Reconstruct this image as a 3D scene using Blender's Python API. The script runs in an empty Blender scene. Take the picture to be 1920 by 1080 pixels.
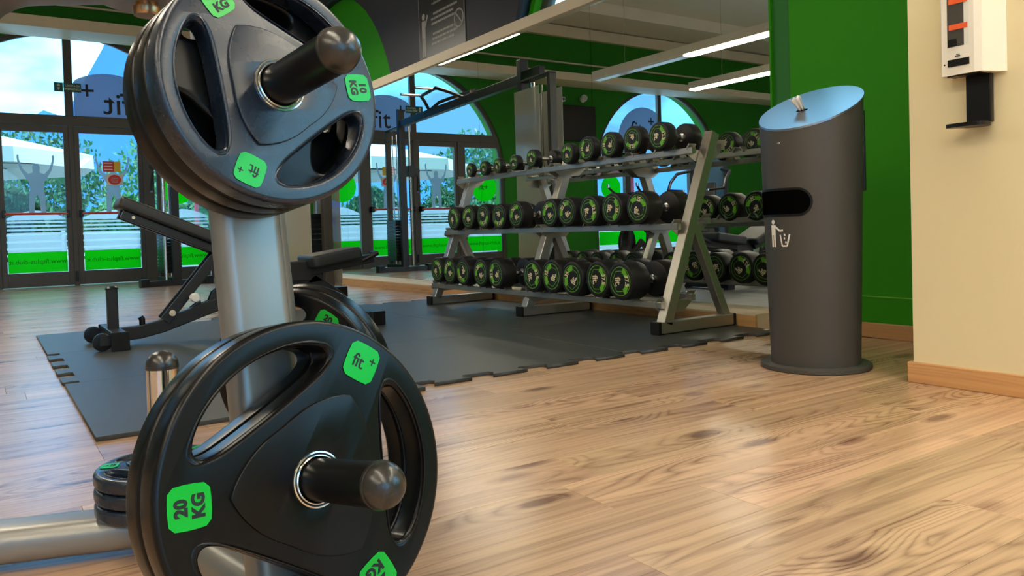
import bpy, bmesh, math, random
from mathutils import Vector, Matrix, Euler
from math import sin, cos, pi, radians as rad
random.seed(7)
SC = bpy.context.scene
COL = SC.collection

# ------------------------------------------------------------------ camera
CAMZ = 0.60
F_PX, CY_PX = 1482.0, 467.75
def cam_basis(yaw, pitch, roll):
    f = Vector((cos(pitch)*cos(yaw), cos(pitch)*sin(yaw), sin(pitch)))
    r = f.cross(Vector((0, 0, 1))).normalized(); u = r.cross(f)
    return cos(roll)*r + sin(roll)*u, -sin(roll)*r + cos(roll)*u, f
_r, _u, _f = cam_basis(rad(146.258), rad(-1.4855), rad(-1.753))
cd = bpy.data.cameras.new('camera'); cam = bpy.data.objects.new('camera', cd); COL.objects.link(cam)
cam.matrix_world = Matrix(((_r.x, _u.x, -_f.x, 0), (_r.y, _u.y, -_f.y, 0), (_r.z, _u.z, -_f.z, CAMZ), (0, 0, 0, 1)))
cd.sensor_width = 36.0; cd.lens = F_PX/1920*36; cd.shift_y = -(540-CY_PX)/1920; cd.clip_end = 2000; cd.clip_start = 0.02
SC.camera = cam

# ------------------------------------------------------------------ world, exposure
def nd(nt, t, **kw):
    n = nt.nodes.new(t)
    for k, v in kw.items():
        if k in n.inputs: n.inputs[k].default_value = v
        else: setattr(n, k, v)
    return n
W = bpy.data.worlds.new('sky'); SC.world = W; W.use_nodes = True
nt = W.node_tree; nt.nodes.clear()
tc = nd(nt, 'ShaderNodeTexCoord'); mp = nd(nt, 'ShaderNodeMapping'); mp.inputs['Scale'].default_value = (1, 1, 2.6)
nz = nd(nt, 'ShaderNodeTexNoise', Scale=2.3, Detail=5.0, Roughness=0.55)
cr = nd(nt, 'ShaderNodeValToRGB')
cr.color_ramp.elements[0].position = 0.36; cr.color_ramp.elements[0].color = (0.026, 0.085, 0.155, 1)
cr.color_ramp.elements[1].position = 0.68; cr.color_ramp.elements[1].color = (0.22, 0.46, 0.62, 1)
e_ = cr.color_ramp.elements.new(0.55); e_.color = (0.075, 0.30, 0.58, 1)
bg = nd(nt, 'ShaderNodeBackground', Strength=5.5); wo = nd(nt, 'ShaderNodeOutputWorld')
nt.links.new(tc.outputs['Generated'], mp.inputs['Vector']); nt.links.new(mp.outputs['Vector'], nz.inputs['Vector'])
sx = nd(nt, 'ShaderNodeSeparateXYZ'); nt.links.new(tc.outputs['Generated'], sx.inputs[0])     # cloud bank thicker on the mirror-wall side
g1 = nd(nt, 'ShaderNodeMath'); g1.operation = 'MULTIPLY_ADD'; g1.inputs[1].default_value = 0.50; g1.inputs[2].default_value = 0.10; nt.links.new(sx.outputs['Y'], g1.inputs[0])
g2 = nd(nt, 'ShaderNodeMath'); g2.operation = 'ADD'; nt.links.new(nz.outputs['Fac'], g2.inputs[0]); nt.links.new(g1.outputs[0], g2.inputs[1])
nt.links.new(g2.outputs[0], cr.inputs['Fac']); nt.links.new(cr.outputs['Color'], bg.inputs['Color']); nt.links.new(bg.outputs['Background'], wo.inputs['Surface'])
vs = SC.view_settings
vs.view_transform = 'Standard'; vs.look = 'None'; vs.gamma = 1.0; vs.use_curve_mapping = False; vs.exposure = 0.60
SC.cycles.max_bounces = 10; SC.cycles.diffuse_bounces = 4; SC.cycles.glossy_bounces = 6; SC.cycles.transparent_max_bounces = 16
LAMP_STRENGTH = 22.0
sd = bpy.data.lights.new('sun', 'SUN'); sd.energy = 2.6; sd.angle = rad(6); sd.color = (1.0, 0.95, 0.86)      # hazy sun along the street, never reaching indoors
so = bpy.data.objects.new('sun', sd); COL.objects.link(so); so.rotation_euler = Vector((-0.02, 0.78, -0.62)).to_track_quat('-Z', 'Y').to_euler()

# ------------------------------------------------------------------ materials
MATS = {}
def mat(name, col, rough=0.5, metal=0.0, spec=0.5, bump=None, vary=None, coat=0.0):
    if name in MATS: return MATS[name]
    m = bpy.data.materials.new(name); m.use_nodes = True; t = m.node_tree
    b = t.nodes['Principled BSDF']
    b.inputs['Base Color'].default_value = (*col, 1); b.inputs['Roughness'].default_value = rough
    b.inputs['Metallic'].default_value = metal; b.inputs['Specular IOR Level'].default_value = spec
    b.inputs['Coat Weight'].default_value = coat
    if vary or bump:
        tcn = nd(t, 'ShaderNodeTexCoord')
    if vary:     # (scale, amount): mottled colour
        n = nd(t, 'ShaderNodeTexNoise', Scale=vary[0], Detail=4.0)
        mx = nd(t, 'ShaderNodeMix'); mx.data_type = 'RGBA'
        mx.inputs['A'].default_value = (*[c*(1-vary[1]) for c in col], 1); mx.inputs['B'].default_value = (*[min(1, c*(1+vary[1])) for c in col], 1)
        t.links.new(tcn.outputs['Object'], n.inputs['Vector']); t.links.new(n.outputs['Fac'], mx.inputs['Factor']); t.links.new(mx.outputs['Result'], b.inputs['Base Color'])
        if len(vary) > 2:
            mr = nd(t, 'ShaderNodeMapRange'); mr.inputs['From Min'].default_value = .3; mr.inputs['From Max'].default_value = .7
            mr.inputs['To Min'].default_value = max(0.02, rough-vary[2]); mr.inputs['To Max'].default_value = rough+vary[2]
            n2 = nd(t, 'ShaderNodeTexNoise', Scale=vary[0]*2.3, Detail=5.0)
            t.links.new(tcn.outputs['Object'], n2.inputs['Vector']); t.links.new(n2.outputs['Fac'], mr.inputs['Value']); t.links.new(mr.outputs['Result'], b.inputs['Roughness'])
    if bump:     # (scale, strength)
        n = nd(t, 'ShaderNodeTexNoise', Scale=bump[0], Detail=3.0); bp = nd(t, 'ShaderNodeBump', Strength=bump[1], Distance=0.002)
        t.links.new(tcn.outputs['Object'], n.inputs['Vector']); t.links.new(n.outputs['Fac'], bp.inputs['Height']); t.links.new(bp.outputs['Normal'], b.inputs['Normal'])
    MATS[name] = m; return m
def emit(name, col, s):
    m = bpy.data.materials.new(name); m.use_nodes = True; t = m.node_tree; b = t.nodes['Principled BSDF']
    b.inputs['Base Color'].default_value = (*col, 1); b.inputs['Emission Color'].default_value = (*col, 1); b.inputs['Emission Strength'].default_value = s
    MATS[name] = m; return m
def see_through(name, col, opaque, rough=0.1, translucent=0.0, tint=(1, 1, 1), spec=1.0):
    """thin sheet: transparent mixed with a printed / tinted surface, plus a fresnel gloss"""
    m = bpy.data.materials.new(name); m.use_nodes = True; t = m.node_tree; t.nodes.clear()
    o = nd(t, 'ShaderNodeOutputMaterial'); tr = nd(t, 'ShaderNodeBsdfTransparent'); tr.inputs['Color'].default_value = (*tint, 1)
    df = nd(t, 'ShaderNodeBsdfDiffuse'); df.inputs['Color'].default_value = (*col, 1)
    tl = nd(t, 'ShaderNodeBsdfTranslucent'); tl.inputs['Color'].default_value = (*col, 1)
    m0 = nd(t, 'ShaderNodeMixShader'); m0.inputs[0].default_value = translucent
    t.links.new(df.outputs[0], m0.inputs[1]); t.links.new(tl.outputs[0], m0.inputs[2])
    m1 = nd(t, 'ShaderNodeMixShader'); m1.inputs[0].default_value = opaque
    t.links.new(tr.outputs[0], m1.inputs[1]); t.links.new(m0.outputs[0], m1.inputs[2])
    gl = nd(t, 'ShaderNodeBsdfGlossy'); gl.inputs['Roughness'].default_value = rough
    fr = nd(t, 'ShaderNodeFresnel'); fr.inputs['IOR'].default_value = 1.45
    ml = nd(t, 'ShaderNodeMath'); ml.operation = 'MULTIPLY'; ml.inputs[1].default_value = spec; t.links.new(fr.outputs[0], ml.inputs[0])
    gb = nd(t, 'ShaderNodeNewGeometry'); fm = nd(t, 'ShaderNodeMath'); fm.operation = 'SUBTRACT'; fm.inputs[0].default_value = 1.0; t.links.new(gb.outputs['Backfacing'], fm.inputs[1])
    m3 = nd(t, 'ShaderNodeMath'); m3.operation = 'MULTIPLY'; t.links.new(ml.outputs[0], m3.inputs[0]); t.links.new(fm.outputs[0], m3.inputs[1]); ml = m3    # only the outer face of the sheet is glossy
    m2 = nd(t, 'ShaderNodeMixShader'); t.links.new(ml.outputs[0], m2.inputs[0]); t.links.new(m1.outputs[0], m2.inputs[1]); t.links.new(gl.outputs[0], m2.inputs[2])
    t.links.new(m2.outputs[0], o.inputs['Surface'])
    MATS[name] = m; return m

mat('cream_paint', (0.80, 0.70, 0.43), 0.75, bump=(60, .15), vary=(1.5, .03))
mat('ceiling_paint', (0.80, 0.74, 0.62), 0.85)
mat('white_paint', (0.82, 0.80, 0.74), 0.8)
mat('green_paint', (0.026, 0.265, 0.0), 0.6, spec=0.25, bump=(40, .15), vary=(1.0, .05))
mat('deep_green_paint', (0.017, 0.18, 0.006), 0.6, spec=0.25)  # same green paint, darkened in colour for the backlit facade
mat('dark_green_paint', (0.012, 0.16, 0.02), 0.6)  # green with the shade of the mirror recess put into the colour
mat('charcoal_paint', (0.012, 0.013, 0.020), 0.6)
mat('trim_cream', (0.72, 0.62, 0.45), 0.5)
mat('frame_taupe', (0.060, 0.050, 0.036), 0.4, spec=0.5)
mat('rubber_black', (0.005, 0.005, 0.005), 0.27, spec=0.26, vary=(6, .25))
mat('rubber_worn', (0.009, 0.016, 0.029), 0.28, spec=0.62, vary=(14, .35, .03))  # worn black rubber, blue sky reflection tinted into the base colour
mat('rubber_dumbbell', (0.010, 0.010, 0.010), 0.46, spec=0.4, vary=(30, .2))
mat('plastic_black', (0.006, 0.006, 0.006), 0.30, spec=0.35)
mat('cap_black', (0.02, 0.018, 0.015), 0.28, spec=0.7, bump=(120, .25))
mat('powder_black', (0.006, 0.006, 0.007), 0.40, spec=0.5, bump=(200, .1))
mat('powder_dark_navy', (0.012, 0.016, 0.022), 0.4)
mat('silver_paint', (0.27, 0.265, 0.25), 0.36, metal=0.55)
mat('rack_silver', (0.42, 0.41, 0.36), 0.36, metal=0.85)
mat('chrome', (0.75, 0.74, 0.72), 0.12, metal=1.0)
mat('steel', (0.62, 0.61, 0.58), 0.25, metal=1.0)
mat('copper', (0.55, 0.32, 0.16), 0.3, metal=1.0)
mat('sticker_green', (0.0, 0.47, 0.035), 0.28, spec=0.5)
mat('ink_black', (0.008, 0.008, 0.008), 0.5)
mat('print_green', (0.15, 0.50, 0.02), 0.45)
mat('print_cream', (0.80, 0.68, 0.45), 0.5)
mat('mat_rubber', (0.052, 0.055, 0.055), 0.40, spec=0.45, bump=(350, .35), vary=(260, .35))
mat('vinyl_black', (0.022, 0.021, 0.019), 0.45, bump=(300, .15))
mat('bin_grey', (0.062, 0.058, 0.050), 0.48, spec=0.45, bump=(500, .15))
mat('bin_lid', (0.30, 0.33, 0.37), 0.30, metal=1.0)
mat('paper_white', (0.85, 0.83, 0.78), 0.7)
mat('dispenser_white', (0.90, 0.86, 0.75), 0.3)
mat('hole_black', (0.002, 0.002, 0.002), 0.9, spec=0.0)  # flat black painted for the dark inside of holes
mat('orange_label', (0.85, 0.12, 0.02), 0.5)
mat('red_bar', (0.75, 0.06, 0.02), 0.35)
mat('sign_green', (0.0, 0.10, 0.075), 0.4)
mat('sign_white', (0.62, 0.66, 0.60), 0.5)
mat('poster_black', (0.006, 0.006, 0.008), 0.35)
mat('poster_grey', (0.30, 0.29, 0.27), 0.5)
mat('poster_red', (0.75, 0.03, 0.03), 0.5)
mat('poster_yellow', (0.90, 0.62, 0.05), 0.5)
mat('tv_black', (0.004, 0.004, 0.005), 0.15, spec=0.6)
mat('yellow_knob', (0.9, 0.45, 0.02), 0.35)
mat('blue_shield', (0.05, 0.13, 0.22), 0.3)
mat('leaf', (0.09, 0.28, 0.09), 0.5, vary=(1.4, .5))
mat('leaf_dark', (0.05, 0.18, 0.07), 0.5, vary=(1.4, .5))
mat('bark', (0.10, 0.07, 0.05), 0.8)
mat('umbrella_white', (0.92, 0.92, 0.90), 0.7)
mat('awning_red', (0.42, 0.06, 0.08), 0.6)
mat('pavement', (0.42, 0.43, 0.42), 0.8, vary=(3, .12))
mat('wall_far', (0.75, 0.80, 0.82), 0.8)
mat('mountain_blue', (0.04, 0.20, 0.55), 0.95, vary=(0.02, .25))
mat('subfloor', (0.12, 0.08, 0.05), 0.8)
see_through('window_glass', (1, 1, 1), 0.0, rough=0.0, tint=(0.95, 0.98, 1.0))
see_through('decal_frost', (0.42, 0.50, 0.53), 0.86, rough=0.4, translucent=0.55, spec=0.3)
see_through('decal_frost_light', (0.86, 0.90, 0.90), 0.55, rough=0.4, translucent=0.75, spec=0.3)
see_through('decal_grey', (0.30, 0.36, 0.48), 0.85, rough=0.3, translucent=0.5, spec=0.4)
see_through('decal_green', (0.0, 0.80, 0.01), 0.96, rough=0.3, translucent=0.65, spec=0.3)
see_through('decal_text', (0.02, 0.24, 0.02), 0.9, rough=0.4, translucent=0.5, spec=0.2)
see_through('shield_acrylic', (0.56, 0.53, 0.44), 0.70, rough=0.12, translucent=0.2)
emit('lamp_lit', (1.0, 0.90, 0.72), LAMP_STRENGTH)
mat('lamp_off', (0.75, 0.76, 0.74), 0.18, spec=0.7)
m = mat('mirror_glass', (0.86, 0.90, 0.88), 0.0, metal=1.0)

def wood(name, light, dark, knots=True, rough=0.30, axis_y=True):
    m = bpy.data.materials.new(name); m.use_nodes = True; t = m.node_tree; b = t.nodes['Principled BSDF']
    L = t.links.new
    tcn = nd(t, 'ShaderNodeTexCoord'); oi = nd(t, 'ShaderNodeObjectInfo'); at = nd(t, 'ShaderNodeAttribute'); at.attribute_name = 'prand'
    def M(op, a, bb=None):
        n = nd(t, 'ShaderNodeMath'); n.operation = op
        for i, v in enumerate((a, bb)):
            if v is None: continue
            if isinstance(v, (int, float)): n.inputs[i].default_value = v
            else: L(v, n.inputs[i])
        return n.outputs[0]
    rnd = M('FRACT', M('ADD', oi.outputs['Random'], at.outputs['Fac']))
    off = nd(t, 'ShaderNodeCombineXYZ'); L(M('MULTIPLY', rnd, 37.0), off.inputs[0]); L(M('MULTIPLY', rnd, 91.0), off.inputs[1]); L(M('MULTIPLY', rnd, 13.0), off.inputs[2])
    pos = nd(t, 'ShaderNodeVectorMath'); pos.operation = 'ADD'; L(tcn.outputs['Object'], pos.inputs[0]); L(off.outputs[0], pos.inputs[1])
    def mapped(sx, sy):
        mm = nd(t, 'ShaderNodeMapping'); mm.inputs['Scale'].default_value = (sx, sy, sx) if axis_y else (sy, sx, sx); L(pos.outputs[0], mm.inputs['Vector']); return mm.outputs[0]
    def noise(sx, sy, det, ro=0.5):
        n = nd(t, 'ShaderNodeTexNoise', Scale=1.0, Detail=det, Roughness=ro); L(mapped(sx, sy), n.inputs['Vector']); return n.outputs['Fac']
    n1 = noise(5.5, 0.55, 1.5, .4); n2 = noise(170.0, 2.2, 3.0); n3 = noise(4.0, 0.7, 2.0); n4 = noise(34.0, 0.75, 4.0, .6); n5 = noise(3.0, 1.1, 1.0)
    vo = nd(t, 'ShaderNodeTexVoronoi', Scale=1.0, Randomness=1.0); L(mapped(5.2, 2.0), vo.inputs['Vector'])
    kd = vo.outputs['Distance']
    ph = M('MULTIPLY', n1, 30.0)
    if knots: ph = M('ADD', ph, M('MULTIPLY', M('MAXIMUM', M('SUBTRACT', 1.0, M('MULTIPLY', kd, 2.4)), 0.0), 5.0))
    rg = M('SUBTRACT', 1.0, M('ABSOLUTE', M('SUBTRACT', M('MULTIPLY', M('FRACT', ph), 2.0), 1.0)))
    rg = M('POWER', rg, 2.2)
    mask = M('MINIMUM', M('MAXIMUM', M('MULTIPLY', M('SUBTRACT', n5, 0.40), 5.0), 0.12), 1.0)
    fac = M('ADD', 0.17, M('MULTIPLY', M('MULTIPLY', rg, mask), 0.50))
    fac = M('ADD', fac, M('MULTIPLY', M('SUBTRACT', n2, 0.5), 0.55))
    fac = M('ADD', fac, M('MULTIPLY', M('SUBTRACT', n4, 0.5), 1.5))
    fac = M('ADD', fac, M('MULTIPLY', M('SUBTRACT', n3, 0.5), 0.6))
    if knots:
        kn = M('MAXIMUM', M('SUBTRACT', 1.0, M('MULTIPLY', kd, 5.0)), 0.0)
        fac = M('ADD', fac, M('MULTIPLY', kn, 1.2))
    mx = nd(t, 'ShaderNodeMix'); mx.data_type = 'RGBA'; mx.clamp_factor = True
    mx.inputs['A'].default_value = (*light, 1); mx.inputs['B'].default_value = (*dark, 1); L(fac, mx.inputs['Factor'])
    hs = nd(t, 'ShaderNodeHueSaturation'); L(mx.outputs['Result'], hs.inputs['Color']); L(M('ADD', M('MULTIPLY', rnd, 0.26), 0.85), hs.inputs['Value']); L(M('ADD', M('MULTIPLY', M('FRACT', M('MULTIPLY', rnd, 7.3)), 0.010), 0.492), hs.inputs['Hue']); hs.inputs['Saturation'].default_value = 1.0
    L(hs.outputs['Color'], b.inputs['Base Color']); b.inputs['Roughness'].default_value = rough; b.inputs['Specular IOR Level'].default_value = 0.7
    bp = nd(t, 'ShaderNodeBump', Strength=0.06, Distance=0.001); L(n2, bp.inputs['Height']); L(bp.outputs['Normal'], b.inputs['Normal'])
    MATS[name] = m; return m
wood('floor_wood', (0.61, 0.40, 0.237), (0.18, 0.088, 0.050), rough=0.25)
wood('skirting_wood', (0.60, 0.34, 0.13), (0.36, 0.17, 0.055), knots=False, rough=0.38, axis_y=False)

# ------------------------------------------------------------------ mesh helpers
def new_mesh(bm, name='m', smooth=None):
    bmesh.ops.recalc_face_normals(bm, faces=bm.faces)
    me = bpy.data.meshes.new(name); bm.to_mesh(me); bm.free()
    if smooth is not None:
        me.shade_smooth(); me.set_sharp_from_angle(angle=rad(smooth))
    return me
def link(name, me, m, parent=None, mtx=None):
    o = bpy.data.objects.new(name, me); COL.objects.link(o)
    if m is not None and me is not None and not me.materials: me.materials.append(MATS[m])
    if parent is not None: o.parent = parent
    if mtx is not None: o.matrix_local = mtx
    return o
def part(name, bm, m, parent=None, smooth=None, mtx=None):
    return link(name, new_mesh(bm, name, smooth), m, parent, mtx)
def tag(o, label=None, cat=None, group=None, kind=None):
    if label: o['label'] = label
    if cat: o['category'] = cat
    if group: o['group'] = group
    if kind: o['kind'] = kind
    return o
def thing(name, label, cat, loc=(0, 0, 0), rz=0.0, group=None, mtx=None):
    o = bpy.data.objects.new(name, None); COL.objects.link(o); o.empty_display_size = 0.1
    if mtx is not None: o.matrix_world = mtx
    else: o.location = loc; o.rotation_euler = (0, 0, rz)
    return tag(o, label, cat, group)
def struct(name, bm, m, smooth=None):
    return tag(part(name, bm, m, None, smooth), kind='structure')
def copy_tree(o, parent=None):
    c = o.copy(); COL.objects.link(c); c.parent = parent
    for ch in [x for x in o.children]: copy_tree(ch, c)
    return c
BM = bmesh.new
def bx(bm, x0, x1, y0, y1, z0, z1, bev=0.0, mtx=None):
    r = bmesh.ops.create_cube(bm, size=1.0)['verts']
    M_ = Matrix.Translation(((x0+x1)/2, (y0+y1)/2, (z0+z1)/2)) @ Matrix.Diagonal((x1-x0, y1-y0, z1-z0, 1))
    bmesh.ops.transform(bm, matrix=M_, verts=r)
    if bev > 0:
        es = {e for v in r for e in v.link_edges}
        q = bmesh.ops.bevel(bm, geom=list(es), offset=bev, segments=2, affect='EDGES', profile=0.6)
        r = list({v for f in q['faces'] for v in f.verts} | {v for v in r if v.is_valid})
    if mtx is not None: bmesh.ops.transform(bm, matrix=mtx, verts=r)
    return bm
def box(x0, x1, y0, y1, z0, z1, bev=0.0): return bx(BM(), x0, x1, y0, y1, z0, z1, bev)
def frame_of(d, up=Vector((0, 0, 1))):
    d = d.normalized()
    if abs(d.dot(up)) > 0.99: up = Vector((0, 1, 0))
    a = up.cross(d).normalized(); return a, d.cross(a)
def sweep(bm, pts, prof, up=Vector((0, 0, 1)), cap=True, scale=None):
    """profile [(u,v)] swept along pts; u along horizontal side, v along 'up'"""
    pts = [Vector(p) for p in pts]; rings = []
    for i, p in enumerate(pts):
        if i == 0: d = pts[1]-pts[0]
        elif i == len(pts)-1: d = pts[-1]-pts[-2]
        else: d = (pts[i+1]-p).normalized() + (p-pts[i-1]).normalized()
        a, b_ = frame_of(d, up); s = scale[i] if scale else 1.0
        k = 1.0
        if 0 < i < len(pts)-1:
            c = (pts[i+1]-p).normalized().dot((p-pts[i-1]).normalized()); k = 1/max(0.5, math.sqrt((1+c)/2))
        rings.append([bm.verts.new(p + a*u*s + b_*v*s*k) for u, v in prof])
    n = len(prof)
    for i in range(len(rings)-1):
        for j in range(n):
            bm.faces.new((rings[i][j], rings[i][(j+1) % n], rings[i+1][(j+1) % n], rings[i+1][j]))
    if cap: bm.faces.new(rings[0][::-1]); bm.faces.new(rings[-1])
    return bm
def circ(r, n=16): return [(r*cos(2*pi*i/n), r*sin(2*pi*i/n)) for i in range(n)]
def rrect(w, h, r, n=4):
    o = []
    for cx, cy, a0 in ((w/2-r, h/2-r, 0), (-w/2+r, h/2-r, 90), (-w/2+r, -h/2+r, 180), (w/2-r, -h/2+r, 270)):
        for i in range(n+1):
            a = rad(a0+90*i/n); o.append((cx+r*cos(a), cy+r*sin(a)))
    return o
def tube(pts, r, n=14): return sweep(BM(), pts, circ(r, n))
def bar(pts, w, h, r=0.004, up=Vector((0, 0, 1))): return sweep(BM(), pts, rrect(w, h, r, 2), up)
def lathe(prof, n=32, bm=None, close=False):
    """prof [(radius,z)] about Z"""
    bm = bm or BM(); rings = []
    for r, z in prof:
        if r < 1e-6: rings.append([bm.verts.new((0, 0, z))])
        else: rings.append([bm.verts.new((r*cos(2*pi*i/n), r*sin(2*pi*i/n), z)) for i in range(n)])
    seq = list(zip(rings, rings[1:])) + ([(rings[-1], rings[0])] if close else [])
    for a, b_ in seq:
        for j in range(n):
            k = (j+1) % n
            if len(a) == 1 and len(b_) == 1: continue
            if len(a) == 1: bm.faces.new((a[0], b_[j], b_[k]))
            elif len(b_) == 1: bm.faces.new((a[j], b_[0], a[k]))
            else: bm.faces.new((a[j], a[k], b_[k], b_[j]))
    return bm
def prism(poly, z0, z1, bm=None):
    """convex-ish polygon [(x,y)] extruded in Z"""
    bm = bm or BM()
    lo = [bm.verts.new((x, y, z0)) for x, y in poly]; hi = [bm.verts.new((x, y, z1)) for x, y in poly]
    bm.faces.new(lo[::-1]); bm.faces.new(hi); n = len(poly)
    for i in range(n): bm.faces.new((lo[i], lo[(i+1) % n], hi[(i+1) % n], hi[i]))
    return bm
def chaikin(p, it=2):
    for _ in range(it):
        q = []
        for i in range(len(p)):
            a, b_ = p[i], p[(i+1) % len(p)]
            q += [(a[0]*.75+b_[0]*.25, a[1]*.75+b_[1]*.25), (a[0]*.25+b_[0]*.75, a[1]*.25+b_[1]*.75)]
        p = q
    return p
def fill_mesh(loops, extrude, bevel=0.0, name='fill', bres=2):
    """2D loops (outer and holes) filled, extruded to +-extrude in Z"""
    cu = bpy.data.curves.new(name, 'CURVE'); cu.dimensions = '2D'; cu.fill_mode = 'BOTH'; cu.extrude = extrude; cu.bevel_depth = bevel; cu.bevel_resolution = bres; cu.offset = -bevel
    for lp in loops:
        s = cu.splines.new('POLY'); s.points.add(len(lp)-1); s.use_cyclic_u = True
        for p, (x, y) in zip(s.points, lp): p.co = (x, y, 0, 1)
    o = bpy.data.objects.new(name, cu); me = bpy.data.meshes.new_from_object(o)
    bpy.data.objects.remove(o); bpy.data.curves.remove(cu)
    bm = BM(); bm.from_mesh(me); bmesh.ops.remove_doubles(bm, verts=bm.verts, dist=1e-5); bm.to_mesh(me); bm.free()
    return me
TXT = {}
def text_mesh(s, size, ext=0.0004, bold=0.0, space=1.0, line=1.0):
    k = (s, size, ext, bold, space, line)
    if k in TXT: return TXT[k]
    cu = bpy.data.curves.new('lettering', 'FONT'); cu.body = s; cu.size = size; cu.extrude = ext; cu.offset = bold; cu.align_x = 'CENTER'; cu.align_y = 'CENTER'
    cu.space_character = space; cu.space_line = line; cu.resolution_u = 3
    o = bpy.data.objects.new('lettering', cu); me = bpy.data.meshes.new_from_object(o)
    bpy.data.objects.remove(o); bpy.data.curves.remove(cu)
    TXT[k] = me; return me
def xform_mesh(me, mtx, name='m'):
    m2 = me.copy(); m2.transform(mtx); m2.name = name; return m2
def join_meshes(lst, name='m'):
    bm = BM()
    for me, mtx in lst:
        t = me.copy(); t.transform(mtx); bm.from_mesh(t); bpy.data.meshes.remove(t)
    me = bpy.data.meshes.new(name); bm.to_mesh(me); bm.free(); return me
T = Matrix.Translation
def RX(a): return Matrix.Rotation(a, 4, 'X')
def RY(a): return Matrix.Rotation(a, 4, 'Y')
def RZ(a): return Matrix.Rotation(a, 4, 'Z')
def basis_mtx(o, ax, ay, az):
    return Matrix(((ax[0], ay[0], az[0], o[0]), (ax[1], ay[1], az[1], o[1]), (ax[2], ay[2], az[2], o[2]), (0, 0, 0, 1)))

# ------------------------------------------------------------------ room dimensions
XF, XB = -12.51, 5.0            # facade inner face, wall behind the camera
YW, YM, YG = 3.745, 3.725, 3.865   # mirror wall face, mirror face, green infill face
YS = -9.5; ZC = 4.83
ARCH_R, ARCH_Z = 1.88, 1.666
def arch_loop(c, r=ARCH_R, zc=ARCH_Z, z0=-0.02, n=28):
    """outline in (u,z)"""
    p = [(c-r, z0)]
    p += [(c-r*cos(pi*i/n), zc+r*sin(pi*i/n)) for i in range(n+1)]
    p += [(c+r, z0)]
    return p
def segment_loop(c, r, zc, zlow, n=24):
    a0 = math.asin((zlow-zc)/r) if zlow > zc else 0
    p = [(c-r*cos(a0+(pi-2*a0)*i/n), zc+r*sin(a0+(pi-2*a0)*i/n)) for i in range(n+1)]
    if zlow < zc: p = [(c-r, zlow)] + p + [(c+r, zlow)]
    return p
# mapping of a filled (u,z) sheet to a wall: facade plane X=const (u=Y), mirror wall Y=const (u=X)
def on_facade(x): return Matrix(((0, 0, 1, x), (1, 0, 0, 0), (0, 1, 0, 0), (0, 0, 0, 1)))
def on_mirrorwall(y): return Matrix(((1, 0, 0, 0), (0, 0, -1, y), (0, 1, 0, 0), (0, 0, 0, 1)))
def sheet(name, loops, depth, m, mtx, parent=None, bevel=0.0, smooth=None):
    me = fill_mesh(loops, depth/2, bevel, name); me.transform(mtx)
    if smooth is not None: me.shade_smooth(); me.set_sharp_from_angle(angle=rad(smooth))
    return link(name, me, m, parent)
rect = lambda x0, x1, y0, y1: [(x0, y0), (x1, y0), (x1, y1), (x0, y1)]

# ================================================================== SETTING
# ---- floor: planks along Y
fl = struct('floor', box(-13.1, XB, YS, 3.95, -0.08, -0.012), 'subfloor')
PW, PL = 0.192, 1.285
def plank_mesh(w, l, cache={}):
    k = (round(w, 3), round(l, 3))
    if k not in cache:
        bm = BM(); g = 0.0004; e = 0.0006
        x, y = w/2-g, l/2-g
        lo = [bm.verts.new(v) for v in ((-x, -y, -.012), (x, -y, -.012), (x, y, -.012), (-x, y, -.012))]
        mi = [bm.verts.new(v) for v in ((-x, -y, -e*.5), (x, -y, -e*.5), (x, y, -e*.5), (-x, y, -e*.5))]
        hi = [bm.verts.new(v) for v in ((-x+e, -y+e, 0), (x-e, -y+e, 0), (x-e, y-e, 0), (-x+e, y-e, 0))]
        for a, b_ in ((lo, mi), (mi, hi)):
            for i in range(4): bm.faces.new((a[i], a[(i+1) % 4], b_[(i+1) % 4], b_[i]))
        bm.faces.new(hi)
        me = new_mesh(bm, 'plank'); me.materials.append(MATS['floor_wood']); cache[k] = me
    return cache[k]
planks = []
x = -1.461 + PW/2 - PW*58
ci = 0
while x < 4.8:
    y = YS + 0.01 - random.random()*PL
    while y < 3.72:
        y0, y1 = max(y, YS+0.01), min(y+PL, 3.74)
        if y1-y0 > 0.1 and x > -12.60: planks.append((x, (y0+y1)/2, y1-y0))
        y += PL
    x += PW; ci += 1
def img_size(px, py, l):
    v = Vector((px, py, -CAMZ)); d = v.dot(_f)
    if d < 0.4: return -1.0
    sx = v.dot(_r)/d*F_PX
    if abs(sx) > 960+l*F_PX/d*0.6: return -1.0
    return l*PW*CAMZ/(d**3)
planks.sort(key=lambda p: -img_size(*p))
for (px, py, l) in planks[:296]:
    o = bpy.data.objects.new('plank', plank_mesh(PW, l)); COL.objects.link(o); o.parent = fl; o.location = (px, py, 0)
bm = BM(); lay = bm.faces.layers.float.new('prand')
for (px, py, l) in planks[296:]:
    g = .0007; a, b_ = PW/2-g, l/2-g
    f = bm.faces.new([bm.verts.new((px+u*a, py+v*b_, 0)) for u, v in ((-1, -1), (1, -1), (1, 1), (-1, 1))]); f[lay] = random.random()
me = bpy.data.meshes.new('far_planks'); bm.to_mesh(me); bm.free()
tag(link('far_planks', me, 'floor_wood', fl), kind='stuff')

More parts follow.
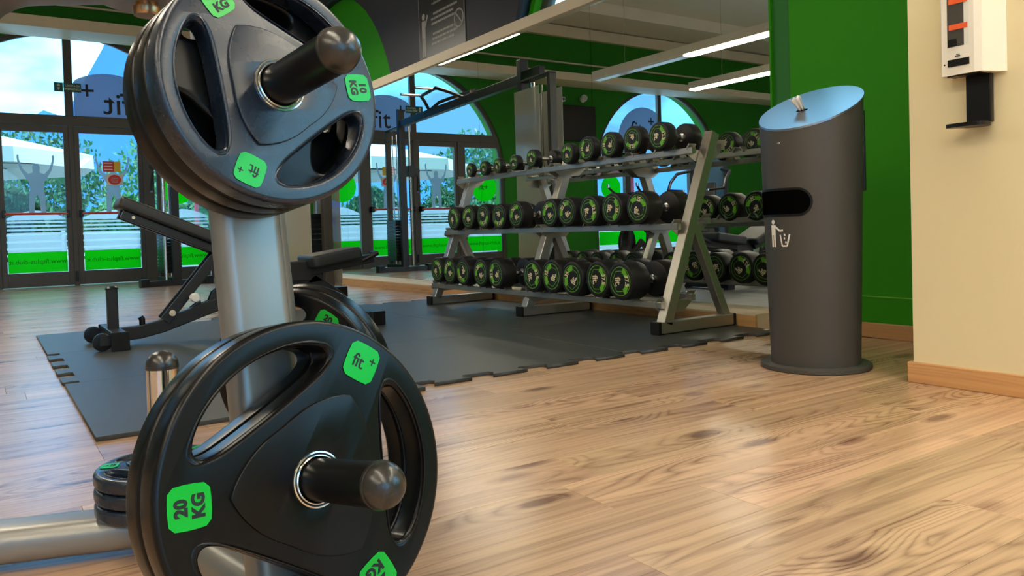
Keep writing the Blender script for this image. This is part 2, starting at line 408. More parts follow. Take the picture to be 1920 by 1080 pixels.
# ---- facade (left, X = XF) with two arched openings
FC = (1.071, -4.91)
LF = [rect(YS-0.3, 4.1, -0.1, 5.2)] + [arch_loop(c, z0=-0.01) for c in FC]
o = sheet('wall_left', LF, 0.36, 'deep_green_paint', on_facade(XF-0.18)); tag(o, kind='structure')  # backlit shade painted into the green
o = tag(part('trim_1', box(XF, -11.91, YS, YW, 3.40, 3.547, .004), 'trim_cream'), kind='structure')     # ledge above the arches
o = tag(part('trim_2', box(XF, XF+0.10, YS, YW, 4.362, 4.571), 'trim_cream'), kind='structure')
tag(part('trim_3', tube([(XF+0.05, -7.3, 3.86), (XF+0.05, 3.55, 3.86)], 0.018), 'trim_cream'), kind='structure')   # conduit
# ---- mirror wall (Y = YW) charcoal with arched recesses, green infill behind
MC = (-9.632, -3.694, 2.245)
o = sheet('wall_right', [rect(XF-0.3, XB+0.1, -0.1, 5.2)] + [arch_loop(c) for c in MC], YG-YW, 'charcoal_paint', on_mirrorwall((YW+YG)/2)); tag(o, kind='structure')
win = [segment_loop(c, ARCH_R-0.06, ARCH_Z, zl) for c, zl in zip(MC[1:], (2.02, 0.97))]  # second window is unseen, its sill lowered to strengthen reflections on the plates
o = sheet('wall_infill', [rect(XF-0.3, XB+0.1, -0.1, 5.2)] + win, 0.20, 'green_paint', on_mirrorwall(YG+0.10)); tag(o, kind='structure')
struct('wall_green', box(-2.752, -1.5, 3.70, YW+.01, 0.0, 2.03), 'green_paint')
tag(part('trim_4', box(-2.752, -1.5, 3.696, 3.70, 0.203, 0.208), 'print_green'), kind='structure')
# ---- pier with the dispenser, ceiling, remaining walls
PX0, PX1, PY = -1.575, -0.15, 2.79
struct('wall_pier', box(PX0, PX1, PY, YG, 0.0, ZC, .003), 'cream_paint')
struct('ceiling', box(XF-0.2, XB, YS, YG, ZC, ZC+0.1), 'ceiling_paint')
o = sheet('wall_back', [rect(YS-0.3, 4.1, -0.1, 5.2)] + [segment_loop(c, 1.7, ARCH_Z, 0.5) for c in (-0.2, -5.2)], 0.3, 'cream_paint', on_facade(XB+0.15)); tag(o, kind='structure')
struct('wall_side', box(XF-0.3, XB, YS-0.25, YS, -0.05, ZC), 'white_paint')
# ceiling joists and soffits, seen in the mirror
for i, (x0, x1, y0, y1, z) in enumerate([(XF, -11.5, YS, YG, 4.60), (-8.2, -7.5, YS, YG, 4.52), (-4.2, -3.5, YS, YG, 4.52), (0.0, .7, YS, YG, 4.52)]):
    tag(part('ceiling_soffit', box(x0, x1, y0, y1, z, ZC), 'ceiling_paint'), kind='structure')
# ---- skirting
def skirting(name, x0, x1, y0, y1, z1=0.075):
    return tag(part(name, box(x0, x1, y0, y1, 0.0, z1, .004), 'skirting_wood'), kind='structure')
skirting('baseboard_right', XF, -2.896, 3.545, 3.562)
tag(part('trim_5', box(XF, -2.896, 3.546, YW+.02, 0.075, 0.084, .002), 'trim_cream'), kind='structure')     # ledge under the mirror
tag(part('trim_8', box(XF, -2.896, 3.562, YW+.02, 0.0, 0.075), 'trim_cream'), kind='structure')
skirting('baseboard_infill', -2.896, PX0, 3.684, 3.70)
skirting('baseboard_pier', PX0-0.014, PX1, PY-0.016, PY)
skirting('baseboard_pier_return', PX0-0.014, PX0, PY, 3.684)
struct('trim_6', box(-2.896, -2.752, 3.735, YW+.02, 0.0, 2.306), 'dark_green_paint')          # recess beside the mirror, its shade painted as a darker green
struct('trim_9', box(-2.896, -2.884, 3.715, 3.735, 0.084, 2.217), 'green_paint')
tag(part('trim_7', box(XF, -2.896, 3.700, YW, 2.217, 2.306, .002), 'trim_cream'), kind='structure')   # rail over the mirror

# ---- mirror panels
xs = [-2.896, -4.466, -6.037, -7.607, -9.178, -10.75, -12.31]
words = ['tall mirror panel nearest the grey waste bin, behind the heavy end of the dumbbells', 'tall mirror panel behind the middle of the dumbbell rack', 'tall mirror panel behind the light end of the dumbbell rack',
         'tall mirror panel reflecting the double door, left of the dumbbell rack', 'tall mirror panel reflecting the cable machine tower, fifth from the waste bin', 'narrowest looking mirror panel, nearest the glass front of the gym']
for i in range(6):
    o = part('mirror', box(xs[i+1]+.0012, xs[i]-.0012, YM, YW-.001, 0.0845, 2.2165), 'mirror_glass')
    tag(o, words[i], 'mirror', 'mirror panels along the wall')

# ---- arched glazed fronts of the facade
XD = -12.592
def fbar(bm, y0, y1, z0, z1, d=0.07, x=XD): return bx(bm, x-d/2, x+d/2, y0, y1, z0, z1, .003)
def ring_loop(c, r0, r1, zc, z0, n=28):
    outer = arch_loop(c, r0, zc, z0, n); inner = arch_loop(c, r1, zc, z0, n)
    return outer + inner[::-1]
def pane(parent, y0, y1, z0, z1, name='pane'):
    return part(name, box(XD-.004, XD+.004, y0, y1, z0, z1), 'window_glass', parent)
def arched_front(name, c, doors):
    d = bpy.data.objects.new(name, None); COL.objects.link(d); d['kind'] = 'structure'
    sheet('arch_frame', [ring_loop(c, ARCH_R+.01, ARCH_R-.07, ARCH_Z, 0.0)], 0.08, 'frame_taupe', on_facade(XD), d)
    part('transom_bar', fbar(BM(), c-1.818, c+1.818, 2.22, 2.361, .09), 'frame_taupe', d)
    part('mullion', fbar(BM(), c-.057, c+.047, 2.361, 3.53), 'frame_taupe', d)
    for y0, y1 in ((c-1.029, c-.878), (c+.899, c+1.045)):
        part('post', fbar(BM(), y0, y1, 0.0, 2.22, .09), 'frame_taupe', d)
    # upper panes, cut by the arch
    rr = ARCH_R-.07
    for s in (-1, 1):
        lp = [(c+s*.05, 2.361), (c+s*math.sqrt(rr**2-(2.361-ARCH_Z)**2), 2.361)]
        a0 = math.asin((2.361-ARCH_Z)/rr)
        lp += [(c+s*rr*cos(a0+(pi/2-a0)*i/14), ARCH_Z+rr*sin(a0+(pi/2-a0)*i/14)) for i in range(1, 14)] + [(c+s*.05, ARCH_Z+rr*.999)]
        sheet('pane', [lp], .008, 'window_glass', on_facade(XD), d)
    return d
def person_sticker(cy, z0, h, s=1, missing_head=False):
    """standing figure with raised arms, outline in (u,z), about unit height"""
    core = [(0, .33), (.035, .25), (.045, .05), (.05, 0), (.125, 0), (.12, .12), (.118, .28), (.102, .42), (.112, .54), (.15, .60), (.228, .745), (.262, .88), (.272, .96), (.262, 1.0), (.240, .99), (.240, .93), (.228, .88), (.19, .76), (.115, .675), (.05, .70), (.048, .74), (.055, .79), (.035, .835), (0, .85)]
    lp = [(cy+s*u*h, z0+v*h) for u, v in core] + [(cy-s*u*h, z0+v*h) for u, v in core[-2:0:-1]]
    return lp
XI = XD+0.0075
def decal(name, loops, m, parent, mirror_x=XI):
    return sheet(name, loops, .0012, m, on_facade(mirror_x), parent)
def cplx(cy, cz, r, n=36): return [(cy+r*cos(2*pi*i/n), cz+r*sin(2*pi*i/n)) for i in range(n)]
def lettering_facade(s, size, y, z, m, parent, bold=0.0, x=XI+0.0016):
    # reads correctly from the street, so it is reversed seen from inside
    me = text_mesh(s, size, .0003, bold)
    mt = Matrix(((0, 0, -1, x), (1, 0, 0, y), (0, 1, 0, z), (0, 0, 0, 1))) @ Matrix.Diagonal((-1, 1, 1, 1))
    me2 = xform_mesh(me, mt, 'lettering')
    return link('lettering', me2, m, parent)
front = arched_front('window_1', FC[0], True)
def lower_decals(parent, y0, y1, fig):
    decal('green_band', [rect(y0+.01, y1-.01,   .205, .480)], 'decal_green', parent)
    lettering_facade('www.fitplus-club.it', .09, (y0+y1)/2, .349, 'decal_text', parent)
    decal('frosted_band', [rect(y0+.01, y1-.01, .482, .7045)], 'decal_frost_light', parent)
    for k, z in enumerate((.720, .772, .825, .877)):
        decal('frosted_stripe', [rect(y0+.01, y1-.01, z, z+.027)], 'decal_frost_light', parent)
    hill = [(y0+.01, .919)] + [(y0+.01+(y1-y0-.02)*i/10, .945+.105*sin(pi*i/10)) for i in range(11)] + [(y1-.01, .919)]
    decal('frosted_hill', [hill], 'decal_frost_light', parent)
    if fig: decal('figure_sticker', [person_sticker((y0+y1)/2+(.02 if fig > 0 else 0.04), .997, .815)], 'decal_frost', parent, XI+.0012)
for y0, y1, nm in ((-.7315, 0.031, 'side_light'), (2.121, 2.863, 'side_light')):
    for za, zb in ((0, .182), (2.126, 2.22)): part('side_light_frame', fbar(BM(), y0, y1, za, zb), 'frame_taupe', front)
    pane(front, y0, y1, .182, 2.126)
    lower_decals(front, y0, y1, 0)
    g = decal('round_sticker', [cplx((y0+y1)/2+(-.02 if y0 < 0 else -.05), 1.394, .266)], 'decal_green', front, XI+.0012)
    lettering_facade('fit+', .16, (y0+y1)/2, 1.394, 'decal_text', front, x=XI+.003)
    lettering_facade('fit+', .10, (y0+y1)/2, 1.394, 'decal_text', front, x=XI+.003)
# big frosted disc with the logo on the fan light
rr = ARCH_R-.075
def clipped_disc(cy, cz, r, y0, y1, z0):
    p = []
    for i in range(72):
        a = 2*pi*i/72; y, z = cy+r*cos(a), cz+r*sin(a)
        p.append((min(max(y, y0), y1), max(z, z0)))
    q = []
    for t_ in p:
        if not q or (abs(t_[0]-q[-1][0])+abs(t_[1]-q[-1][1])) > 1e-4: q.append(t_)
    return q
decal('disc_sticker', [clipped_disc(1.5675, 2.1675, .815, FC[0]+.057, 2.456, 2.363)], 'decal_grey', front)
lettering_facade('fit', .44, 1.672, 2.544, 'ink_black', front, .002)
lettering_facade('+', .355, 1.296, 2.711, 'ink_black', front, .002)
# two door leaves with panic bars
for k, (y0, y1) in enumerate(((.193, 1.040), (1.1025, 1.970))):
    d = bpy.data.objects.new('door_%d' % (k+1), None); COL.objects.link(d); d['kind'] = 'structure'
    gy0, gy1 = ((.258, .976) if k == 0 else (1.168, 1.910))
    bm = BM(); fbar(bm, y0, gy0, .01, 2.2145, .06); fbar(bm, gy1, y1, .01, 2.2145, .06); fbar(bm, gy0, gy1, .01, .198, .06); fbar(bm, gy0, gy1, 2.126, 2.2145, .06)
    part('leaf_frame', bm, 'frame_taupe', d)
    part('pane', box(XD-.004, XD+.004, gy0, gy1, .198, 2.126), 'window_glass', d)
    lower_decals(d, gy0, gy1, 1 if k == 0 else -1)
    pb = part('panic_bar', tube([(XD+.12, gy0-.01, 1.002), (XD+.12, gy1+.01, 1.002)], .017), 'red_bar', d)
    for yy in (gy0-.015, gy1+.015):
        part('bar_bracket', box(XD+.03, XD+.135, yy-.022, yy+.022, .955, 1.05, .006), 'plastic_black', pb)
part('door_post', fbar(BM(), 1.040, 1.1025, 0, 2.22, .085), 'frame_taupe', front)
part('door_bolt', box(XD+.03, XD+.05, 1.050, 1.092, .05, .20, .004), 'plastic_black', front)
front2 = arched_front('window_2', FC[1], False)
for y0, y1 in ((FC[1]-1.818, FC[1]-1.029), (FC[1]-.878, FC[1]+.899), (FC[1]+1.045, FC[1]+1.818)):
    pane(front2, y0, y1, .1, 2.22)
    decal('green_band', [rect(y0+.04, y1-.04, .205, .480)], 'decal_green', front2)
part('sill_bar', fbar(BM(), FC[1]-1.818, FC[1]+1.818, 0, .10), 'frame_taupe', front2)
decal('disc_sticker', [clipped_disc(FC[1]+.44, 2.376, .75, FC[1]+.057, FC[1]+1.36, 2.363)], 'decal_grey', front2)
lettering_facade('fit', .44, FC[1]+.648, 2.648, 'ink_black', front2, .002)
lettering_facade('+', .355, FC[1]+.23, 2.815, 'ink_black', front2, .002)
for s in (-1, 1): decal('round_sticker', [cplx(FC[1]+s*1.42, 1.394, .266)], 'decal_green', front2, XI+.0012)

# ---- fan-light windows on the mirror wall and windows behind the camera
for i, c in enumerate(MC[1:]):
    d = bpy.data.objects.new('window_%d' % (3+i), None); COL.objects.link(d); d['kind'] = 'structure'
    r0 = ARCH_R-.06
    zl = (2.02, 0.97)[i]; outer = segment_loop(c, r0+.005, ARCH_Z, zl); inner = segment_loop(c, r0-.09, ARCH_Z, zl+.09)
    sheet('arch_frame', [outer, inner], .07, 'frame_taupe', on_mirrorwall(YG+.10), d)
    part('mullion', box(c-.04, c+.04, YG+.07, YG+.13, zl+.09, ARCH_Z+r0-.09), 'frame_taupe', d)
    sheet('pane', [inner], .008, 'window_glass', on_mirrorwall(YG+.10), d)
for i, c in enumerate((-0.2, -5.2)):
    d = bpy.data.objects.new('window_%d' % (5+i), None); COL.objects.link(d); d['kind'] = 'structure'
    outer = segment_loop(c, 1.705, ARCH_Z, 0.495); inner = segment_loop(c, 1.62, ARCH_Z, .58)
    sheet('arch_frame', [outer, inner], .07, 'frame_taupe', on_facade(XB+.15), d)
    part('mullion', box(XB+.12, XB+.18, c-.04, c+.04, .58, ARCH_Z+1.62), 'frame_taupe', d)
    sheet('pane', [inner], .008, 'window_glass', on_facade(XB+.15), d)

# ================================================================== LAMPS
def luminaire(y, lit, label):
    t = thing('linear_luminaire', label, 'ceiling light', (0, y, 2.80), 0, 'suspended linear ceiling lights')
    x = -9.25
    part('housing', box(-9.25, 4.5, -.085, .085, .02, .13, .006), 'trim_cream', t)
    k = 0
    while x < 3.5:
        on = lit[k % len(lit)] if k < len(lit) else lit[-1]
        part('diffuser', box(x+.01, x+1.86, -.07, .07, -.005, .022, .004), 'lamp_lit' if on else 'lamp_off', t)
        x += 1.868; k += 1
    for xx in (-8.6, -5.5, -1.4, 2.7):
        part('suspension_wire', tube([(xx, 0, .13), (xx, 0, ZC-2.802)], .003, 6), 'steel', t)
    return t
luminaire(2.39, [1, 0, 0, 0, 1, 1, 1, 1], 'suspended linear ceiling light closest to the mirror wall')
luminaire(-.355, [0, 1, 1, 0, 1, 1, 1, 1], 'middle suspended linear ceiling light, seen long and bright in the mirror')
luminaire(-2.41, [1, 0, 0, 0, 1, 1, 1, 1], 'suspended linear ceiling light furthest from the mirror, low right in its reflection')
t = thing('ceiling_air_unit', 'square air conditioning outlet in the white ceiling, seen in the mirror', 'air conditioner', (-8.9, -1.2, ZC))
part('housing', box(-.45, .45, -.45, .45, -.35, 0, .01), 'ceiling_paint', t); g = part('grille', box(-.36, .36, -.36, .36, -.365, -.35), 'trim_cream', t)
for k in (-1, 0, 1): part('louvre', box(-.3, .3, k*.2-.05, k*.2+.05, -.372, -.365), 'frame_taupe', g)

# ================================================================== WEIGHT TREE (three arms on a Y-shaped base)
J = Vector((-1.654, 0.279, 0.0)); AZ = rad(11.3); PEG_AZ = rad(11.8); PEG_EL = rad(8.6)
tree = thing('weight_tree', 'silver three-armed plate tree with black pegs standing in the foreground', 'weight rack', J, AZ)
part('hub_base', lathe([(0, .0), (.05, .0), (.05, .075), (.045, .082), (0, .082)], 32), 'silver_paint', tree, 40)
part('hub_top', lathe([(0, 1.055), (.085, 1.055), (.095, 1.065), (.095, 1.125), (.08, 1.135), (0, 1.135)], 32), 'silver_paint', tree, 40)
part('hub_bolt', lathe([(0, 1.03), (.024, 1.03), (.026, 1.035), (.026, 1.046), (.020, 1.048), (.020, 1.056), (0, 1.056)], 20), 'copper', tree, 40)
def axis_mtx(o, d):     # local Z -> d
    d = Vector(d).normalized(); a = Vector((0, 0, 1)).cross(d).normalized(); b_ = d.cross(a); return basis_mtx(o, a, b_, d)
for k in range(3):
    R_ = RZ(k*2*pi/3)
    def P(u, z, v=0.0): return R_ @ Vector((u, v, z))
    part('base_leg', sweep(BM(), [P(.0, .048), (P(.40, .048)), P(.60, .046)], rrect(.105, .066, .028, 5)), 'silver_paint', tree, 40)
    f = part('foot_pad', lathe([(0, 0), (.035, 0), (.035, .014), (0, .014)], 20), 'plastic_black', tree, 40, R_ @ T((.56, 0, 0)))
    f = part('end_cap', sweep(BM(), [P(.60, .046), P(.615, .046)], rrect(.107, .068, .029, 5)), 'plastic_black', tree, 40)
    # leaning column that bends over to the hub
    col = [P(.455-.14*z, z) for z in (.06, .3, .6, .85, .96)]
    u0 = .455-.14*.96
    for i in range(1, 8):
        a = i/7*pi/2; col.append(P(u0-.115*(1-cos(a))-.01*sin(a), .965+.115*sin(a)))
    col.append(P(.05, 1.088))
    tang = R_ @ Vector((0, 1, 0))
    # oriented sweep: wide side across, thin side along the arm
    bm = BM(); prof = rrect(.110, .058, .024, 5); rings = []
    for i, p in enumerate(col):
        d = (col[min(i+1, len(col)-1)] - col[max(i-1, 0)]).normalized(); nrm = tang.cross(d).normalized()
        rings.append([bm.verts.new(p + tang*u + nrm*v) for u, v in prof])
    for i in range(len(rings)-1):
        for j in range(len(prof)): bm.faces.new((rings[i][j], rings[i][(j+1) % len(prof)], rings[i+1][(j+1) % len(prof)], rings[i+1][j]))
    bm.faces.new(rings[0][::-1]); bm.faces.new(rings[-1])
    part('column', bm, 'silver_paint', tree, 40)
    for ctr in ((-1.097, .383, .250), (-1.166, .372, .822)):
        r = .030; d0 = Vector((cos(PEG_EL)*cos(PEG_AZ), cos(PEG_EL)*sin(PEG_AZ), sin(PEG_EL)))
        base = R_ @ (RZ(-AZ) @ (Vector(ctr) - d0*.142 - J)); d = R_ @ Vector((cos(PEG_EL)*cos(PEG_AZ-AZ), cos(PEG_EL)*sin(PEG_AZ-AZ), sin(PEG_EL)))
        mt = axis_mtx(base, d)
        pg = part('peg', lathe([(0, .0), (r, .0), (r, .300), (0, .300)], 32), 'plastic_black', tree, 40, mt)
        part('peg_collar', lathe([(r, .045), (.052, .045), (.052, .052), (r, .052)], 32), 'silver_paint', pg, 40)
        dome = [(r+.0010, .297), (r+.0024, .301), (r+.0012, .304)] + [((r+.001)*cos(a), .304+r*sin(a)) for a in [i*pi/20 for i in range(0, 10)]] + [(0, .304+r)]
        part('end_dome', lathe(dome, 32), 'cap_black', pg, 50)
pk = part('centre_peg', lathe([(0, .075), (.0295, .075), (.0295, .357), (0, .357)], 32), 'chrome', tree, 40)
part('end_dome', lathe([(.0305, .350), (.0305, .357)] + [(.0300*cos(a), .357+.028*sin(a)) for a in [i*pi/20 for i in range(0, 10)]] + [(0, .385)], 32), 'cap_black', pk, 50)

# ================================================================== WEIGHT PLATES
def plate_mesh_set(R, t, cache={}):
    k = (R, t)
    if k in cache: return cache[k]
    n = 96; outer = [(R*cos(2*pi*i/n), R*sin(2*pi*i/n)) for i in range(n)]
    slot0 = chaikin([(.525, -.28), (.52, 0), (.525, .28), (.535, .42), (.575, .52), (.67, .50), (.80, .29), (.855, 0), (.80, -.29), (.67, -.50), (.575, -.52), (.535, -.42)], 2)
    loops = [outer]
    for s in range(3):
        a = s*2*pi/3 + pi/3; loops.append([(R*(x*cos(a)-y*sin(a)), R*(x*sin(a)+y*cos(a))) for x, y in slot0])
    b_ = .034; loops.append([(b_*cos(2*pi*i/36), b_*sin(2*pi*i/36)) for i in range(36)])
    bev = 0.0085
    me = fill_mesh(loops, t/2-bev, bev, 'plate_body', 4); me.transform(T((0, 0, -t/2))); me.shade_smooth(); me.set_sharp_from_angle(angle=rad(50))
    # raised lip round each hand hold
    lips = BM()
    for lp in loops[1:4]:
        cx = sum(p[0] for p in lp)/len(lp); cy = sum(p[1] for p in lp)/len(lp); m_ = len(lp)
        rings = []
        for sc_, z in ((1.0, -.0105), (1.05, -.0025), (1.075, .0008), (1.10, .0006), (1.13, -.0012)):
            rings.append([lips.verts.new((cx+(x-cx)*sc_, cy+(y-cy)*sc_, z)) for x, y in lp])
        for a, c in zip(rings, rings[1:]):
            for j in range(m_): lips.faces.new((a[j], a[(j+1) % m_], c[(j+1) % m_], c[j]))
    lip = new_mesh(lips, 'grip_lip', 60)
    tri = []
    for i in range(60):
        a = 2*pi*i/60; q = abs((((a*3/(2*pi))+.5) % 1)-.5)*2      # 0 at corners, 1 mid side
        tri.append((R*(.41+.16*(1-q)**1.6)*cos(a), R*(.41+.16*(1-q)**1.6)*sin(a)))
    pan = fill_mesh([tri, loops[4]], .0022, .0018, 'hub_panel', 2); pan.transform(T((0, 0, .0012))); pan.shade_smooth(); pan.set_sharp_from_angle(angle=rad(40))
    ring = new_mesh(lathe([(.0315, -.004), (.0315, .0065), (.0330, .0080), (.0345, .0075), (.0352, .005), (.0365, .005), (.0375, .0075), (.0395, .007), (.0405, .004), (.0405, -.004)], 48), 'hub_ring', 40)
    cache[k] = (me, lip, pan, ring); return cache[k]
STK = fill_mesh([chaikin([(-.5, -.5), (0, -.54), (.5, -.5), (.54, 0), (.5, .5), (0, .54), (-.5, .5), (-.54, 0)], 1)], .0004, 0, 'sticker')
def make_plate(R, t, kg, mtx, label, group, phi, m='rubber_black', fit_at=1, stk=.235, parts=True):
    o = thing('weight_plate', label, 'weight plate', group=group, mtx=mtx @ RZ(rad(phi)))
    me, lip, pan, ring = plate_mesh_set(R, t)
    link('plate_body', me.copy(), m, o)
    for src, nm, mm in ((lip, 'grip_lip', m), (pan, 'hub_panel', m), (ring, 'hub_ring', 'chrome')): link(nm, src.copy(), mm, o)
    for s in range(3):
        a = s*2*pi/3; q = RZ(a) @ T((R*.80, 0, .0012)) @ RZ(-pi/2) @ Matrix.Diagonal((R*stk, R*stk, 1, 1))
        st = link('sticker', STK, 'sticker_green', o, q)
        if s == fit_at:
            l1 = text_mesh('fit', .56, .00012, .004, 0.9); l2 = text_mesh('+', .42, .00012, .004)
            tm = join_meshes([(l1, T((-.12, -.02, 0))), (l2, T((.33, .13, 0)))], 'lettering')
        else:
            tm = join_meshes([(text_mesh(kg, .42, .00012, .022), T((0, .20, 0))), (text_mesh('KG', .42, .00012, .022), T((0, -.22, 0)))], 'lettering')
        link('lettering', tm, 'ink_black', st, T((0, 0, .0006)))
    return o
def ndir(az, el): return Vector((cos(el)*cos(az), cos(el)*sin(az), sin(el)))
NP = ndir(PEG_AZ, PEG_EL)
def plate_stack(c, n, t, R, kg, d, labels, group, phis, m, fits, flip=()):
    for i in range(n):
        mt = axis_mtx(Vector(c) - d*(t+.0012)*i, d)
        if i in flip: mt = mt @ T((0, 0, -t)) @ RY(pi)
        make_plate(R, t, kg, mt, labels[i], group, phis[i], m if i == 0 else 'rubber_black', fits[i])
plate_stack((-1.166, .372, .822), 3, .0415, .1776, '10', NP,
            ['worn bluish black ten kilogram plate, front of the upper stack on the tree', 'middle one of three black plates on the upper peg of the tree', 'rearmost of three black plates on the upper peg, against the silver column'],
            'ten kilogram plates on the upper peg', [5, 15, 95], 'rubber_worn', [2, 0, 1], (1, 2))
plate_stack((-1.097, .383, .250), 2, .0475, .2287, '20', NP,
            ['large black twenty kilogram plate in front on the lower peg of the tree', 'large black plate behind the front twenty kilogram plate on the lower peg'],
            'twenty kilogram plates on the tree', [57, 123, 0], 'rubber_black', [0, 1], (1,))
# pair on the far arm
R2 = T(J) @ RZ(2*pi/3) @ T(-J)
d2 = (R2.to_3x3() @ NP)
plate_stack(R2 @ Vector((-1.097, .383, .250)), 2, .0475, .2287, '20', d2,
            ['outer black plate on the far arm of the tree, half hidden behind the column', 'black plate with green sticker next to the far column of the tree'], 'twenty kilogram plates on the far arm', [20, 55], 'rubber_black', [0, 1], (1,))
for i in range(3):
    make_plate(.127, .0275, '5', T((J.x, J.y, .082+.0285*(i+1))), ['lowest small plate lying flat at the foot of the tree', 'middle small plate of the flat stack at the foot of the tree', 'small plate with green stickers lying flat on top of the low stack'][i],
               'small plates stacked flat on the tree base', [150, 100, 128][i], 'rubber_worn', 2)

# ================================================================== RUBBER MATS
def mat_outline(w, l, tabs):
    """rectangle w x l from origin; tabs: set of sides 'x0','x1','y0','y1' with puzzle tabs"""
    def side(p0, p1, on, out):
        p0, p1 = Vector(p0), Vector(p1); d = p1-p0; L_ = d.length; d = d/L_; n = Vector((d.y, -d.x))
        pts = [p0]
        if on:
            k = 4; step = L_/k; dep = .060
            for i in range(k):
                a = step*i+step*.30; b_ = step*i+step*.78
                pts += [p0+d*(a-.012), p0+d*(a+.004)+n*dep*.35, p0+d*(a-.02)+n*dep, p0+d*(b_+.02)+n*dep, p0+d*(b_-.004)+n*dep*.35, p0+d*(b_+.012)]
        return pts
    q = side((0, 0), (w, 0), 'y0' in tabs, 1)+side((w, 0), (w, l), 'x1' in tabs, 1)+side((w, l), (0, l), 'y1' in tabs, 1)+side((0, l), (0, 0), 'x0' in tabs, 1)
    return [(v.x, v.y) for v in q]
def floor_mat(x0, y0, w, l, tabs, label):
    me = fill_mesh([mat_outline(w, l, tabs)], .0065, .0008, 'floor_mat', 1); me.transform(T((0, 0, .0078)))
    o = link('floor_mat', me, 'mat_rubber'); o.location = (x0, y0, 0)
    tag(o, label, 'floor mat', 'interlocking rubber floor mats')
G = .0015
rowX = [(-3.745, -2.655), (-4.815, -3.745), (-5.875, -4.815)]
names = ['near left corner rubber mat with straight edges beside the chrome peg', 'rubber mat with puzzle tabs along its outer left edge under the bench wheels', 'far left corner rubber mat under the bench backrest']
for (a, b_), nm, tb in zip(rowX, names, (set(), {'y0'}, set())):
    floor_mat(a+G, (.255 if tb == set() else .31)+G, b_-a-2*G, 1.365-(.255 if tb == set() else .31)-2*G, tb, nm)
rowX = [(-3.84, -2.765), (-4.96, -3.84), (-6.05, -4.96)]
nm2 = [['near edge rubber mat with puzzle tabs, middle of the row facing the camera', 'rubber mat in the centre of the floor mat area', 'rubber mat with tabbed back edge beside the front foot of the bench'],
       ['near edge rubber mat with puzzle tabs beside the waste bin', 'rubber mat under the middle of the dumbbell rack', 'rubber mat under the light end of the dumbbell rack']]
for ci, (y0, y1) in enumerate(((1.365, 2.45), (2.45, 3.530))):
    for ri, (a, b_) in enumerate(rowX):
        tb = {'x1'} if ri == 0 else ({'x0'} if ri == 2 else set())
        floor_mat(a+G, y0+G, b_-a-2*G, y1-y0-2*G, tb, nm2[ci][ri])
ZM = .0155     # top of the mats

# ================================================================== DUMBBELL RACK
rk = thing('dumbbell_rack', 'three-tier silver dumbbell rack standing on rubber mats before the mirror', 'rack', (0, 0, ZM))
FX = (-5.61, -4.335, -3.055)
TIER = [(2.985, .100), (3.120, .518), (3.250, .934)]     # front lip (Y, Z of tray) per tier
for x in FX:
    f = part('base_foot', bar([(x, 2.955, .035), (x, 3.525, .035)], .062, .062, .004), 'rack_silver', rk)
    for y in (2.945, 3.528): part('end_cap', box(x-.034, x+.034, y-.012, y+.006, 0.0, .068, .003), 'plastic_black', f)
    bm = BM(); sweep(bm, [(x, 3.005, .055), (x, 3.405, 1.085)], rrect(.062, .062, .004, 2)); part('front_post', bm, 'rack_silver', rk)
    bm = BM(); sweep(bm, [(x, 3.475, .06), (x, 3.235, .575)], rrect(.05, .05, .004, 2)); part('rear_strut', bm, 'rack_silver', rk)
    for (y, z) in TIER:    # bracket plates carrying the trays
        bm = BM(); prof = [(y-.005, z+.050), (y+.262, z+.080), (y+.262, z+.055), (y+.20, z+.005), (y+.05, z-.005), (y-.005, z+.030)]
        for dx in ((-.036, .032) if x == FX[1] else (-.036,)):
            lo = [bm.verts.new((x+dx, p[0], p[1])) for p in prof]; hi = [bm.verts.new((x+dx+.004, p[0], p[1])) for p in prof]
            bm.faces.new(lo); bm.faces.new(hi[::-1])
            for i in range(len(prof)): bm.faces.new((lo[i], lo[(i+1) % 6], hi[(i+1) % 6], hi[i]))
        part('bracket', bm, 'rack_silver', rk)
for (y, z) in TIER:
    for a, b_ in ((FX[0]-.03, FX[1]), (FX[1], FX[2])):
        tr = part('tray_rail', bar([(a, y+.012, z+.052), (b_, y+.012, z+.052)], .030, .035, .003), 'rack_silver', rk)
        part('tray_rail', bar([(a, y+.245, z+.080), (b_, y+.245, z+.080)], .030, .035, .003), 'rack_silver', rk)
        for k in range(5):
            xx = a+(b_-a)*(k+.5)/5
            for yy, zz in ((y+.012, z+.0705), (y+.245, z+.0985)):
                for s in (-1, 1):
                    part('saddle', bx(BM(), -.004, .004, -.028, .028, 0, .036, 0, T((xx+s*.086, yy+.01, zz-.010)) @ RY(s*rad(38))), 'rack_silver', tr)

